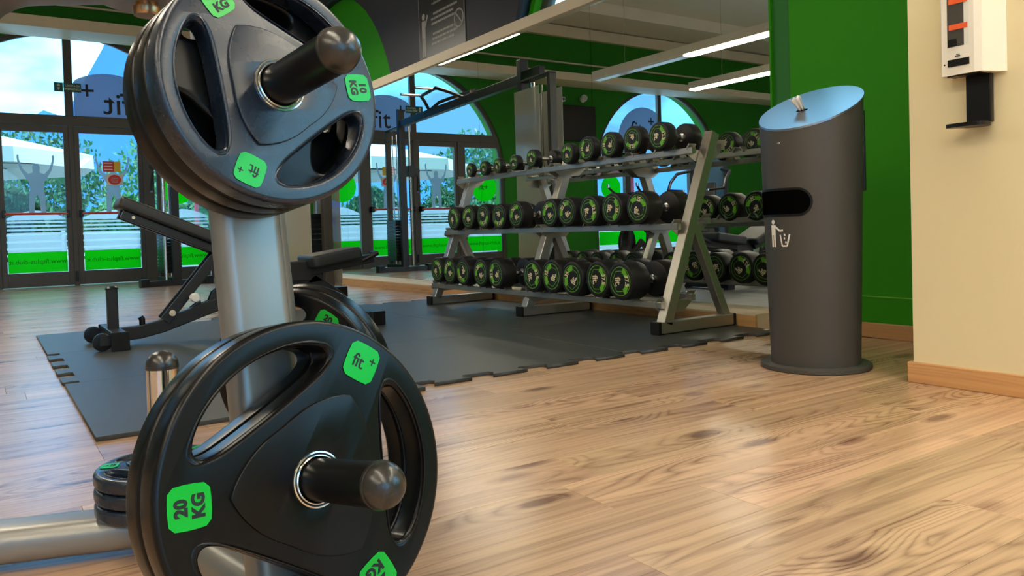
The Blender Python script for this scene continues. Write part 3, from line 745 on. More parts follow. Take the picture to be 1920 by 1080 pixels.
# ================================================================== DUMBBELLS
def dumbbell_parts(r, hl, gap, num, cache={}):
    """meshes along local Z; front face at z=0, axis runs to -Z"""
    k = (round(r, 4), num)
    if k in cache: return cache[k]
    e = min(.012, r*.16)
    head = new_mesh(lathe([(0, 0), (r*.80, 0), (r*.815, -.0015), (r*.83, 0), (r-e*.8, 0), (r-e*.25, -e*.25), (r, -e*.9), (r, -hl+e), (r-e*.3, -hl+e*.3), (r-e, -hl), (0, -hl)], 40), 'head', 35)
    hr = .0155; L_ = hl*2+gap
    handle = new_mesh(lathe([(0, -hl+.005), (hr*.86, -hl+.005), (hr*.9, -hl-gap*.2), (hr*1.08, -hl-gap*.5), (hr*.9, -hl-gap*.8), (hr*.86, -hl-gap-.005), (0, -hl-gap-.005)], 20), 'handle', 40)
    cr_ = .026
    collar = new_mesh(lathe([(0, 0), (cr_, 0), (cr_*1.02, -.004), (cr_*.95, -.011), (hr, -.014), (0, -.014)], 24), 'collar', 40)
    ring = BM(); n = 48
    def annulus(r0, r1, a0=0, a1=360, m_=48):
        for i in range(m_):
            t0 = rad(a0+(a1-a0)*i/m_); t1 = rad(a0+(a1-a0)*(i+1)/m_)
            ring.faces.new([ring.verts.new((q*cos(t_), q*sin(t_), .0006)) for q, t_ in ((r0, t0), (r1, t0), (r1, t1), (r0, t1))])
    annulus(r*.735, r*.765)
    def hexpt(a, q): # hexagon point at angle a, apothem q
        b_ = ((math.degrees(a)-30) % 60)-30; return q/cos(rad(b_))
    def hexband(q0, q1, a0, a1, m_=18):
        for i in range(m_):
            t0 = rad(a0+(a1-a0)*i/m_); t1 = rad(a0+(a1-a0)*(i+1)/m_)
            P0, P1 = [], []
            ring.faces.new([ring.verts.new((h*cos(t_), h*sin(t_), .0007)) for h, t_ in ((min(hexpt(t0, q0), r*.70), t0), (min(hexpt(t0, q1), r*.725), t0), (min(hexpt(t1, q1), r*.725), t1), (min(hexpt(t1, q0), r*.70), t1))])
    hexband(r*.52, r*.545, 130, 410, 48)
    hexband(r*.40, r*.66, 112, 160, 10); hexband(r*.40, r*.66, 20, 68, 10)
    rg = new_mesh(ring, 'face_ring')
    s = r
    let = (join_meshes([(text_mesh('fit', .62, .0002, .012, .9), T((-.03*s, -.20*s, .0008)) @ Matrix.Diagonal((s*.95, s*.95, 1, 1))), (text_mesh('+', .26, .0002, .008), T((.22*s, -.36*s, .0008)) @ Matrix.Diagonal((s, s, 1, 1)))], 'face_logo'),
           join_meshes([(text_mesh(num, .42, .0002, .014), T((0, .50*s, .0008)) @ Matrix.Diagonal((s*.85, s*.9, 1, 1)))], 'face_number'))
    cache[k] = (head, handle, collar, rg, let); return cache[k]
def dumbbell(x, yf, z, r, hl, gap, num, ang, label, group):
    o = thing('dumbbell', label, 'dumbbell', group=group, mtx=basis_mtx((x, yf, z), (1, 0, 0), (0, 0, 1), (0, -1, 0)))
    head, handle, collar, rg, let = dumbbell_parts(r, hl, gap, num)
    L_ = 2*hl+gap
    back = T((0, 0, -L_)) @ RY(pi)
    for k, mt in enumerate((Matrix.Identity(4), back)):
        h = link('head', head, 'rubber_dumbbell', o, mt @ RZ(-rad(ang if k == 0 else -ang+37)))
        link('face_ring', rg, 'print_green', h); link('face_logo', let[0], 'print_cream', h); link('face_number', let[1], 'print_cream', h)
    link('handle', handle, 'steel', o)
    link('collar', collar, 'steel', o, T((0, 0, -hl))); link('collar', collar, 'steel', o, T((0, 0, -hl-gap)) @ RY(pi))
    return o
tiers = {
 'top': (3.185, [(-5.335, 1.071), (-5.129, 1.068), (-4.933, 1.072), (-4.716, 1.074), (-4.494, 1.086), (-4.09, 1.080), (-3.892, 1.092), (-3.676, 1.095), (-3.466, 1.104), (-3.25, 1.098)],
         [.054, .055, .056, .057, .063, .069, .078, .078, .079, .081], ['4', '4', '6', '6', '8', '8', '10', '10', '12.5', '12.5'], [10, -15, 25, 0, 12, 0, -90, -90, 180, 90]),
 'mid': (3.055, [(-5.385, .696), (-5.163, .700), (-4.944, .698), (-4.734, .691), (-4.514, .697), (-4.128, .697), (-3.945, .698), (-3.723, .695), (-3.514, .700), (-3.295, .699)],
         [.0935, .092, .092, .092, .093, .093, .093, .093, .093, .094], ['15', '15', '17.5', '17.5', '20', '20', '22.5', '22.5', '25', '25'], [50, -30, 160, 170, -40, -35, -45, 80, 100, 15]),
 'bot': (2.920, [(-5.433, .300), (-5.234, .297), (-5.037, .293), (-4.785, .295), (-4.585, .294), (-4.149, .294), (-3.940, .299), (-3.737, .291), (-3.499, .296), (-3.303, .292)],
         [.098, .098, .098, .098, .100, .105, .105, .105, .105, .106], ['27.5', '27.5', '30', '30', '32.5', '32.5', '35', '35', '37.5', '37.5'], [45, -40, -135, -40, -90, 75, -70, -62, 88, 86])}
ordn = ['leftmost', 'second from left', 'third from left', 'fourth from left', 'fifth from left', 'fifth from right', 'fourth from right', 'third from right', 'second from right', 'rightmost']
tname = {'top': 'top', 'mid': 'middle', 'bot': 'bottom'}
for k, (yf, pos, rs, nums, angs) in tiers.items():
    for i, (x, z) in enumerate(pos):
        r = rs[i]; hl = {'top': .040+.004*i, 'mid': .075+.004*i, 'bot': .098+.004*i}[k]
        dumbbell(x, yf, z, r, hl, .120, nums[i], angs[i], 'black round-headed dumbbell with green ring, %s on the %s tier of the rack' % (ordn[i], tname[k]), 'dumbbells on the %s tier' % tname[k])

# ================================================================== WEIGHT BENCH
bx0 = -4.92
bn = thing('weight_bench', 'black adjustable weight bench with raised backrest and transport wheels on the mats', 'bench', (bx0, 0, ZM))
YUP = Vector((0, 0, 1))
part('rear_crossbar', bar([(-.275, .585, .055), (.275, .585, .055)], .075, .085, .006), 'powder_black', bn)
for s in (-1, 1):
    part('end_plate', box(s*.275-.004, s*.275+.004, .54, .63, .0, .10, .003), 'plastic_black', bn)
    w = part('wheel', lathe([(0, -.018), (.030, -.018), (.046, -.016), (.048, -.010), (.048, .010), (.046, .016), (.030, .018), (0, .018)], 28), 'plastic_black', bn, 40, T((s*.215, .505, .048)) @ RY(pi/2))
    part('axle_bolt', lathe([(0, -.024), (.010, -.024), (.010, .024), (0, .024)], 12), 'chrome', w, 40)
    for q in (-.028, .022): part('wheel_bracket', box(s*.215+q, s*.215+q+.006, .49, .56, .03, .085), 'powder_black', bn)
hp = part('handle_post', bar([(0, .585, .09), (0, .585, .315)], .055, .055, .006), 'powder_black', bn)
part('post_cap', lathe([(0, .315), (.034, .315), (.034, .322), (.024, .332), (0, .336)], 20), 'plastic_black', hp, 40, T((0, .585, 0)))
part('main_beam', sweep(BM(), [(0, .60, .060), (0, .72, .064), (0, .84, .088), (0, 1.0, .140), (0, 1.2, .205), (0, 1.62, .30), (0, 1.80, .325)], rrect(.06, .075, .006, 2)), 'powder_black', bn)
part('front_leg', sweep(BM(), [(0, 1.72, .315), (0, 1.86, .22), (0, 2.04, .06)], rrect(.06, .07, .006, 2)), 'powder_black', bn)
part('front_crossbar', bar([(-.225, 2.07, .045), (.225, 2.07, .045)], .075, .07, .006), 'powder_black', bn)
for s in (-1, 1): part('rubber_foot', box(s*.25-.028, s*.25+.028, 2.025, 2.115, 0, .088, .005), 'plastic_black', bn)
st = part('support_strut', bx(sweep(bar([(.045, .85, .12), (.045, 1.20, .545)], .012, .06, .003), [(-.045, .85, .12), (-.045, 1.20, .545)], rrect(.012, .06, .003, 2)), -.05, .05, .90, .94, .18, .21), 'powder_black', bn)
for y, z in ((.885, .162), (1.0, .245)):
    part('pivot_pin', lathe([(0, -.075), (.018, -.075), (.018, .075), (0, .075)], 20), 'chrome', st, 40, T((0, y, z)) @ RY(pi/2))
part('pull_knob', lathe([(0, 0), (.012, 0), (.012, .045), (.026, .05), (.028, .085), (.022, .095), (0, .095)], 20), 'paper_white', st, 40, T((.05, 1.0, .245)) @ RY(pi/2))
lad = BM()
pr = [(.98, .13), (1.0, .185), (1.05, .22), (1.055, .20), (1.10, .215), (1.12, .265), (1.17, .30), (1.18, .275), (1.24, .29), (1.26, .33), (1.31, .345), (1.33, .25), (1.2, .20)]
for dx in (-.028, .022):
    lo = [lad.verts.new((dx, a, b_)) for a, b_ in pr]; hi = [lad.verts.new((dx+.006, a, b_)) for a, b_ in pr]
    lad.faces.new(lo); lad.faces.new(hi[::-1])
    for i in range(len(pr)): lad.faces.new((lo[i], lo[(i+1) % len(pr)], hi[(i+1) % len(pr)], hi[i]))
part('notched_ladder', lad, 'powder_black', bn)
part('foot_hook', sweep(BM(), [(0, .735, .09), (0, .735, .135), (0, .725, .15)], circ(.016, 12)), 'plastic_black', bn, 40)
# pads: local box along Y then tilted
def pad(name, y0, z0, y1, z1, w0, w1, th, parent, m='vinyl_black'):
    L_ = math.hypot(y1-y0, z1-z0); ang = math.atan2(z1-z0, y1-y0)
    lp = [(-w0/2, 0), (w0/2, 0), (w1/2, L_), (-w1/2, L_)]
    lp = chaikin([(-w0/2, .0), (-w0*.30, -.0), (w0*.30, 0), (w0/2, .0), (w0/2, .06), (w1/2, L_-.06), (w1/2, L_), (w1*.3, L_), (-w1*.3, L_), (-w1/2, L_), (-w1/2, L_-.06), (-w0/2, .06)], 2)
    me = fill_mesh([lp], th/2-.018, .018, name, 4); me.shade_smooth(); me.set_sharp_from_angle(angle=rad(60))
    o = link(name, me, m, parent, T((0, y0, z0)) @ RX(ang) @ T((0, 0, -th/2)))
    return o, T((0, y0, z0)) @ RX(ang), L_
ZB = ZM
bp_, mt, L_ = pad('backrest_pad', .645, .835, 1.565, .425, .24, .29, .068, bn)
for q in (-.085, .045): part('backrest_rail', bx(BM(), q, q+.04, .04, L_-.02, -.115, -.068, .004, mt), 'powder_black', bn)
part('backrest_bolt', lathe([(0, 0), (.009, 0), (.009, .006), (0, .006)], 12), 'chrome', bn, 40, mt @ T((.086, .10, -.09)) @ RY(pi/2))
sp, mt, L_ = pad('seat_pad', 1.69, .452, 2.035, .502, .31, .25, .080, bn)
part('seat_frame', bx(BM(), -.05, .05, .0, L_+.10, -.125, -.070, .004, mt), 'powder_black', bn)
part('seat_handle', sweep(BM(), [mt @ Vector((-.05, L_+.02, -.10)), mt @ Vector((-.05, L_+.13, -.07)), mt @ Vector((.05, L_+.13, -.07)), mt @ Vector((.05, L_+.02, -.10))], circ(.012, 10)), 'powder_black', bn, 40)
part('seat_support', bar([(0, 1.66, .29), (0, 1.80, .40)], .07, .06, .004), 'powder_black', bn)
for q in (-.055, .047): part('hinge_plate', box(q, q+.008, 1.50, 1.72, .30, .42, .003), 'powder_black', bn)

# ================================================================== WASTE BIN WITH WIPES
BC = (-2.0, 2.815)
bin_ = thing('waste_bin', 'tall dark grey cylindrical waste bin with slanted lid and wipe sticking out', 'bin', (BC[0], BC[1], 0))
part('base_plate', lathe([(0, 0), (.210, 0), (.214, .003), (.214, .017), (.208, .021), (0, .021)], 64), 'bin_grey', bin_, 40)
ZT = 1.053; GX, GY = -.088, .498; RB, RT = .172, .199
def lidz(x, y): return ZT+GX*x+GY*y
nb = 96; SLOT_A = rad(-101); SLOT_Z = (.655, .745)
def rad_at(z): return RB+(RT-RB)*min(1, z/lidz(RT*cos(SLOT_A), RT*sin(SLOT_A)))
bm = BM(); rows = 48; grid = []
for j in range(rows+1):
    ring = []
    for i in range(nb):
        a = 2*pi*i/nb; zt = lidz(RT*cos(a), RT*sin(a)); 
        z = .021+(zt-.021)*j/rows; r = RB+(RT-RB)*(z/zt)
        ring.append(bm.verts.new((r*cos(a), r*sin(a), z)))
    grid.append(ring)
for j in range(rows):
    for i in range(nb): bm.faces.new((grid[j][i], grid[j][(i+1) % nb], grid[j+1][(i+1) % nb], grid[j+1][i]))
body = part('body', bm, 'bin_grey', bin_, 60)
# disposal slot: painted-dark stadium patch wrapped just outside the body, with a raised rim
def wrap_patch(lp, off, thick, m, parent, name, steps=1):
    """2D loop (arc length u, z) wrapped on the body at SLOT_A"""
    me = fill_mesh([lp], thick/2, 0, name)
    bm = BM(); bm.from_mesh(me)
    bmesh.ops.triangulate(bm, faces=bm.faces)
    for _ in range(3):
        bmesh.ops.subdivide_edges(bm, edges=[e for e in bm.edges if abs(e.verts[0].co.x-e.verts[1].co.x) > .02], cuts=1); bmesh.ops.triangulate(bm, faces=bm.faces)
    for v in bm.verts:
        r = rad_at(v.co.y)+off+v.co.z; a = SLOT_A+v.co.x/rad_at(v.co.y); z = v.co.y
        v.co = (r*cos(a), r*sin(a), z)
    return part(name, bm, m, parent)
def stadium(w, h, cz, n=12, cx=0):
    r = h/2; p = []
    for i in range(n+1): a = -pi/2+pi*i/n; p.append((cx+w/2-r+r*cos(a), cz+r*sin(a)))
    for k in range(1, 8): p.append((cx+w/2-r-(w-h)*k/8, cz+r))
    for i in range(n+1): a = pi/2+pi*i/n; p.append((cx-w/2+r+r*cos(a), cz+r*sin(a)))
    for k in range(1, 8): p.append((cx-w/2+r+(w-h)*k/8, cz-r))
    return p
cz = .672
rim_o, rim_i = stadium(.315, .112, cz), stadium(.297, .094, cz)
bm = BM(); rr_ = []
for off, lp in ((-.003, rim_o), (.0035, rim_o), (.0035, rim_i), (-.02, rim_i)):
    row = []
    for u, z in lp:
        r = rad_at(z)+off; a = SLOT_A+u/rad_at(z); row.append(bm.verts.new((r*cos(a), r*sin(a), z)))
    rr_.append(row)
for a, b_ in zip(rr_, rr_[1:]):
    for j in range(len(a)): bm.faces.new((a[j], a[(j+1) % len(a)], b_[(j+1) % len(a)], b_[j]))
part('slot_rim', bm, 'plastic_black', bin_)
wrap_patch(rim_i, .0016, .001, 'hole_black', bin_, 'slot_opening')
# slanted lid disc
bm = BM(); top = []; lo = []
for i in range(nb):
    a = 2*pi*i/nb; x, y = (RT+.0015)*cos(a), (RT+.0015)*sin(a); top.append(bm.verts.new((x, y, lidz(x, y)+.006))); lo.append(bm.verts.new((x, y, lidz(x, y)-.002)))
bm.faces.new(top); bm.faces.new(lo[::-1])
for i in range(nb): bm.faces.new((lo[i], lo[(i+1) % nb], top[(i+1) % nb], top[i]))
lid = part('lid', bm, 'bin_lid', bin_)
lx, ly = -.018, -.030
nl = Vector((-GX, -GY, 1)).normalized(); ux = Vector((1, 0, GX)).normalized(); uy = nl.cross(ux)
part('lid_slot', prism([(-.022, -.007), (.022, -.007), (.022, .007), (-.022, .007)], 0, .001), 'hole_black', lid, None, basis_mtx((lx, ly, lidz(lx, ly)+.0062), ux, uy, nl) @ RZ(rad(20)))
part('side_handle', box(-.006, .010, -.012, .012, .66, .98, .004), 'plastic_black', bin_, None, T((RT*.97*cos(rad(40)), RT*.97*sin(rad(40)), .05)) @ RZ(rad(40)))
for k in (-1, 1): part('lid_screw', lathe([(0, 0), (.004, 0), (.003, .002), (0, .002)], 10), 'steel', bin_, None, axis_mtx((rad_at(.93)*cos(rad(-92+k)), rad_at(.93)*sin(rad(-92+k)), .905), (cos(rad(-92)), sin(rad(-92)), 0)))
# tidy-man pictogram
def disc2(x, z, r, n=14): return [(x+r*cos(2*pi*i/n), z+r*sin(2*pi*i/n)) for i in range(n)]
def quad(a, b_, w):
    d = Vector((b_[0]-a[0], b_[1]-a[1])); n_ = Vector((-d.y, d.x)).normalized()*w/2
    return [(a[0]-n_.x, a[1]-n_.y), (b_[0]-n_.x, b_[1]-n_.y), (b_[0]+n_.x, b_[1]+n_.y), (a[0]+n_.x, a[1]+n_.y)]
zc_ = .548; uo = -.014
pic = [disc2(uo, zc_+.047, .009), rect(uo-.012, uo+.012, zc_-.005, zc_+.035), rect(uo-.011, uo-.002, zc_-.052, zc_-.005), rect(uo+.002, uo+.011, zc_-.052, zc_-.005),
       quad((uo+.010, zc_+.030), (uo+.034, zc_+.012), .008), quad((uo+.034, zc_+.012), (uo+.050, zc_+.014), .007),
       quad((uo+.036, zc_-.004), (uo+.044, zc_-.048), .006), quad((uo+.044, zc_-.048), (uo+.066, zc_-.048), .006), quad((uo+.066, zc_-.048), (uo+.078, zc_-.002), .006),
       rect(uo+.052, uo+.058, zc_-.022, zc_-.014), rect(uo+.058, uo+.064, zc_-.038, zc_-.030), rect(uo+.053, uo+.060, zc_-.008, zc_+.0)]
pg = None
bmP = BM()
for lp in pic:
    me = fill_mesh([lp], .0003, 0, 'pictogram'); b2 = BM(); b2.from_mesh(me)
    for v in b2.verts:
        r = rad_at(v.co.y)+.0025+v.co.z; a = SLOT_A+v.co.x/rad_at(v.co.y); z = v.co.y; v.co = (r*cos(a), r*sin(a), z)
    tmp = bpy.data.meshes.new('t'); b2.to_mesh(tmp); b2.free(); bmP.from_mesh(tmp); bpy.data.meshes.remove(tmp)
o = part('pictogram', bmP, 'paper_white', bin_)
# the wipe
bm = BM(); n_ = 9; rows_ = []
for j, (h, w) in enumerate(((0, .012), (.02, .016), (.045, .022), (.062, .026))):
    rows_.append([bm.verts.new((-w+2*w*i/(n_-1), .007*sin(i*1.9+j*.6)+.006*j*.5, h+(.004*sin(i*2.3) if j == 3 else 0))) for i in range(n_)])
for a, b_ in zip(rows_, rows_[1:]):
    for i in range(n_-1): bm.faces.new((a[i], a[i+1], b_[i+1], b_[i]))
wp = bpy.data.meshes.new('wipe'); bm.to_mesh(wp); bm.free(); wp.shade_smooth()
o = link('wipe', wp, 'paper_white', None, basis_mtx((BC[0]+lx, BC[1]+ly, lidz(lx, ly)+.004), ux, uy, nl) @ RZ(rad(20)) @ RX(rad(12)) @ RY(rad(-14)))
md = o.modifiers.new('thick', 'SOLIDIFY'); md.thickness = .0012
tag(o, 'white paper wipe poking out of the slanted lid of the bin', 'wipe')

# ================================================================== HAND SANITISER DISPENSER
dp = thing('soap_dispenser', 'cream wall dispenser with window and black drip tray on the pier', 'dispenser', (-1.333, PY, 1.055))
dp.scale = (.88, .85, 1)
# body: front face narrower than the back, sloping right side
bm = BM()
prof = [(-.100, 0), (-.098, -.085), (-.090, -.095), (.030, -.100), (.055, -.092), (.085, -.030), (.100, 0)]
lo = [bm.verts.new((x, y, .012+(.0 if y < -.05 else -.002))) for x, y in prof]; hi = [bm.verts.new((x, y, .42)) for x, y in prof]
bm.faces.new(lo); bm.faces.new(hi[::-1])
for i in range(len(prof)): bm.faces.new((lo[i], lo[(i+1) % len(prof)], hi[(i+1) % len(prof)], hi[i]))
part('body', bm, 'dispenser_white', dp)
wn = part('window', box(-.067, .012, -.1005, -.096, .105, .33, .001), 'window_glass', dp)
part('window_recess', box(-.067, .012, -.0985, -.094, .105, .33), 'frame_taupe', dp)
part('bottle_label', box(-.060, .008, -.1012, -.1002, .160, .178), 'orange_label', wn); part('bottle_label', box(-.060, .008, -.1012, -.1002, .245, .262), 'orange_label', wn)
part('bottle_pump', box(-.063, -.032, -.1012, -.1002, .107, .130), 'plastic_black', wn)
part('display_strip', box(-.066, .013, -.1015, -.098, .040, .063), 'plastic_black', dp)
part('indicator_dot', lathe([(0, 0), (.003, 0), (.003, .001), (0, .001)], 12), 'plastic_black', dp, None, T((-.080, -.0955, .050)) @ RX(pi/2))
part('hand_symbol', bx(bx(BM(), -.038, -.020, -.1018, -.099, .071, .0745), -.034, -.022, -.1018, -.099, .077, .079), 'ink_black', dp)
part('nozzle_slot', box(-.075, .045, -.088, -.030, .008, .012), 'plastic_black', dp)
part('tray_back', box(-.035, .055, -.030, -.004, -.150, .010, .004), 'plastic_black', dp)
part('drip_tray', prism(chaikin([(-.078, -.105), (-.055, -.115), (.045, -.115), (.060, -.10), (.060, -.012), (-.036, -.012), (-.045, -.055), (-.078, -.085)], 2), -.163, -.150), 'plastic_black', dp)

# ================================================================== CABLE CROSSOVER MACHINE
CA = Vector((-11.0, 2.08, 0)); CB = Vector((-7.2, 2.43, 0)); cdir = (CB-CA).normalized(); clen = (CB-CA).length
cx = thing('cable_machine', 'black cable crossover machine with two weight towers joined by an overhead beam', 'gym machine', CA, math.atan2(cdir.y, cdir.x))
def tower(x, s):
    # local frame: X along the beam; tower spans x..x+s*0.5
    bmb = BM()
    part('tower_base', bx(bx(BM(), min(x-.05, x+s*.66), max(x-.05, x+s*.66), -.06, .06, .02, .10, .005), x-.05, x+.05, -.42, .42, .0, .07, .005), 'powder_black', cx)
    for yy in (-.40, .40): part('base_foot', box(x-.07, x+.07, yy-.05, yy+.05, 0, .10, .006), 'plastic_black', cx)
    part('tower_post', box(x-.045, x+.045, -.05, .05, .07, 2.46, .005), 'powder_black', cx)
    part('tower_post', box(x+s*.60-.03, x+s*.60+.03, -.04, .04, .07, 2.20, .004), 'frame_taupe', cx)
    part('tower_top', box(min(x, x+s*.62), max(x, x+s*.62), -.05, .05, 2.22, 2.20, .004), 'powder_black', cx)
    for k in range(14):
        z = .16+k*.045; part('stack_weight', box(min(x+s*.10, x+s*.50), max(x+s*.10, x+s*.50), -.10, .10, z, z+.041, .003), 'powder_black', cx)
    for xx in (.22, .40): part('guide_rod', tube([(x+s*xx, 0, .10), (x+s*xx, 0, 2.12)], .011, 10), 'chrome', cx)
    for yy in ((-.14, .14) if s > 0 else ()): part('shield', box(min(x+s*.05, x+s*.58), max(x+s*.05, x+s*.58), yy-.002, yy+.002, 0.14, 2.08), 'shield_acrylic', cx)
    part('slide_rail', tube([(x, -.13, .08), (x, -.13, 2.22)], .022, 12), 'steel', cx)
    c = part('cable_carriage', box(x-.05, x+.05, -.20, -.08, 1.45, 1.62, .008), 'powder_black', cx)
    part('pulley', lathe([(0, -.012), (.045, -.012), (.038, 0), (.045, .012), (0, .012)], 24), 'plastic_black', c, 40, T((x, -.24, 1.54)) @ RY(pi/2))
    part('cable_handle', sweep(BM(), [(x-.06, -.26, 1.22), (x-.05, -.26, 1.30), (x, -.25, 1.45), (x+.05, -.26, 1.30), (x+.06, -.26, 1.22), (x-.06, -.26, 1.22)], circ(.010, 8)), 'powder_black', cx)
tower(0, -1); tower(clen, 1)
part('overhead_beam', box(-.05, clen+.05, -.04, .04, 2.20, 2.30, .005), 'powder_black', cx)
part('beam_bracket', box(clen-.05, clen+.42, -.035, .035, 2.22, 2.32, .005), 'powder_black', cx)
gx = 1.15
for yy in (-.28, .28):
    part('chin_bar', sweep(BM(), [(gx, 0, 2.29), (gx+.1, yy*.4, 2.40), (gx+.25, yy*.8, 2.44), (gx+.9, yy, 2.44), (gx+1.05, yy*.6, 2.37), (gx+1.15, 0, 2.29)], circ(.022, 10)), 'powder_black', cx, 50)
    for xx in (gx+.30, gx+.82): part('chin_grip', tube([(xx, yy*.85, 2.44), (xx, yy*1.9, 2.44)], .018, 10), 'steel', cx)
part('chain', tube([(clen-.12, -.2, 1.9), (clen-.02, -.16, 2.05)], .014, 8), 'chrome', cx)

# ================================================================== SIGNS, POSTERS, SCREEN
es = thing('exit_sign', 'green emergency exit sign with arrow fixed to the door mullion', 'sign', (XD+.055, 1.055, 2.7475))
part('panel', box(-.006, .006, -.165, -.055, -.063, .063, .001), 'sign_green', es); part('panel', box(-.006, .006, -.05, .165, -.063, .063, .001), 'sign_green', es)
def es_fill(lp, m='sign_white', nm='pictogram'):
    me = fill_mesh([lp], .0005, 0, nm); me.transform(on_facade(.0072)); return link(nm, me, m, es)
es_fill([(-.13, -.005), (-.09, -.005), (-.11, -.045)]); es_fill(rect(-.128, -.092, .01, .045))
for k, s_ in enumerate(('USCITA DI', 'EMERGENZA')):
    me = xform_mesh(text_mesh(s_, .038, .0004, .0006), Matrix(((0, 0, 1, .0072), (1, 0, 0, .057), (0, 1, 0, .022-.045*k), (0, 0, 0, 1))), 'lettering'); link('lettering', me, 'sign_white', es)
# red and yellow notice with round red notice on the right leaf
nt1 = thing('door_notice', 'red and yellow paper notice stuck on the right door pane', 'notice', (XI+.003, 1.5675, 1.666))
part('sheet', box(0, .001, -.115, .03, -.075, .075), 'poster_red', nt1); part('sheet', box(0, .001, .03, .115, -.075, .075), 'poster_yellow', nt1)
for k in range(3):
    part('print_line', box(.001, .0018, -.10, .01, .04-.045*k, .055-.045*k), 'paper_white', nt1)
nt2 = thing('round_notice', 'white notice with a round red print below the red and yellow notice', 'notice', (XI+.003, 1.599, 1.478))
part('sheet', box(0, .001, -.11, .11, -.08, .08), 'paper_white', nt2)
me = fill_mesh([[(.085*cos(2*pi*i/32), .07*sin(2*pi*i/32)) for i in range(32)]], .0004, 0, 'disc'); me.transform(on_facade(.0016)); link('disc', me, 'poster_red', nt2)
for k in range(3): part('print_line', box(.0022, .0028, -.05+.012*abs(k-1), .05-.012*abs(k-1), .02-.028*k, .03-.028*k), 'paper_white', nt2)
# rules poster above the mirror
ps = thing('rules_poster', 'black gym rules poster with pale lines and pictograms above the mirror', 'poster', (-6.71, YW, 3.052))
ps.scale = (1.045, 1, 1.045)
part('sheet', box(-.44, .44, -.006, 0, -.71, .75), 'poster_black', ps)
for q in (.425, -.432): part('border', box(q, q+.007, -.0075, -.005, -.71, .75), 'poster_grey', ps)
def ps_fill(loops, nm='pictogram'):
    me = fill_mesh(loops, .0006, 0, nm); me.transform(on_mirrorwall(-.0072)); return link(nm, me, 'poster_grey', ps)
z = .68; rng = random.Random(3)
for blk in range(7):
    zz = -.60+blk*.185
    for k in range(3):
        x0 = -.20+rng.random()*.06; x1 = x0+.34+rng.random()*.16; zl = zz+.045*k
        bmL = BM(); xx = x0
        while xx < x1:
            w_ = .02+rng.random()*.05; bx(bmL, xx, min(x1, xx+w_), -.0078, -.0066, zl, zl+.020); xx += w_+.008
        tag(part('print_line', bmL, 'poster_grey', ps), kind='stuff')
hx = -.335
ps_fill([disc2(hx, -.30, .030), ]); ps_fill([rect(hx-.035, hx+.035, -.50, -.34)]); ps_fill([rect(hx-.032, hx-.006, -.68, -.50)]); ps_fill([rect(hx+.006, hx+.032, -.68, -.50)]); ps_fill([quad((hx+.03, -.40), (hx+.085, -.30), .022)])
for cxx, czz in ((.33, -.46), (.26, -.06)):
    ps_fill([disc2(cxx, czz, .085, 28), disc2(cxx, czz, .070, 28)]); ps_fill([quad((cxx-.045, czz+.045), (cxx+.045, czz-.045), .014)])
ps_fill([chaikin([(-.36, .02), (-.24, .02), (-.24, .09), (-.29, .13), (-.33, .08)], 1)]); ps_fill([disc2(-.34, .25, .05, 20), disc2(-.34, .25, .035, 20)])
# screen and small boxes on the facade, seen in the mirror
tv = thing('wall_screen', 'black television on the green wall, seen in the mirror between the arched windows', 'television', (XF, -2.52, 2.669))
part('bezel', box(.02, .075, -.48, .48, -.36, .36, .008), 'plastic_black', tv); part('screen', box(.0745, .078, -.465, .465, -.345, .345), 'tv_black', tv); part('wall_mount', box(0, .02, -.15, .15, -.12, .12), 'powder_black', tv)
t = thing('wall_camera', 'small white camera on the green wall above the television', 'camera', (XF, -2.15, 3.13))
part('body', box(0, .10, -.07, .07, -.045, .045, .008), 'sign_white', t); part('lens', lathe([(0, 0), (.025, 0), (.025, .01), (0, .01)], 16), 'plastic_black', t, None, T((.10, -.02, 0)) @ RY(pi/2))
t = thing('wall_speaker', 'small white speaker on a bracket above the television', 'speaker', (XF, -2.67, 3.17))
part('body', lathe([(0, -.07), (.05, -.07), (.07, 0), (.06, .05), (0, .06)], 20), 'sign_white', t, 40, T((.12, 0, 0)) @ RY(rad(60))); part('bracket', box(0, .10, -.015, .015, -.03, .03), 'sign_white', t)

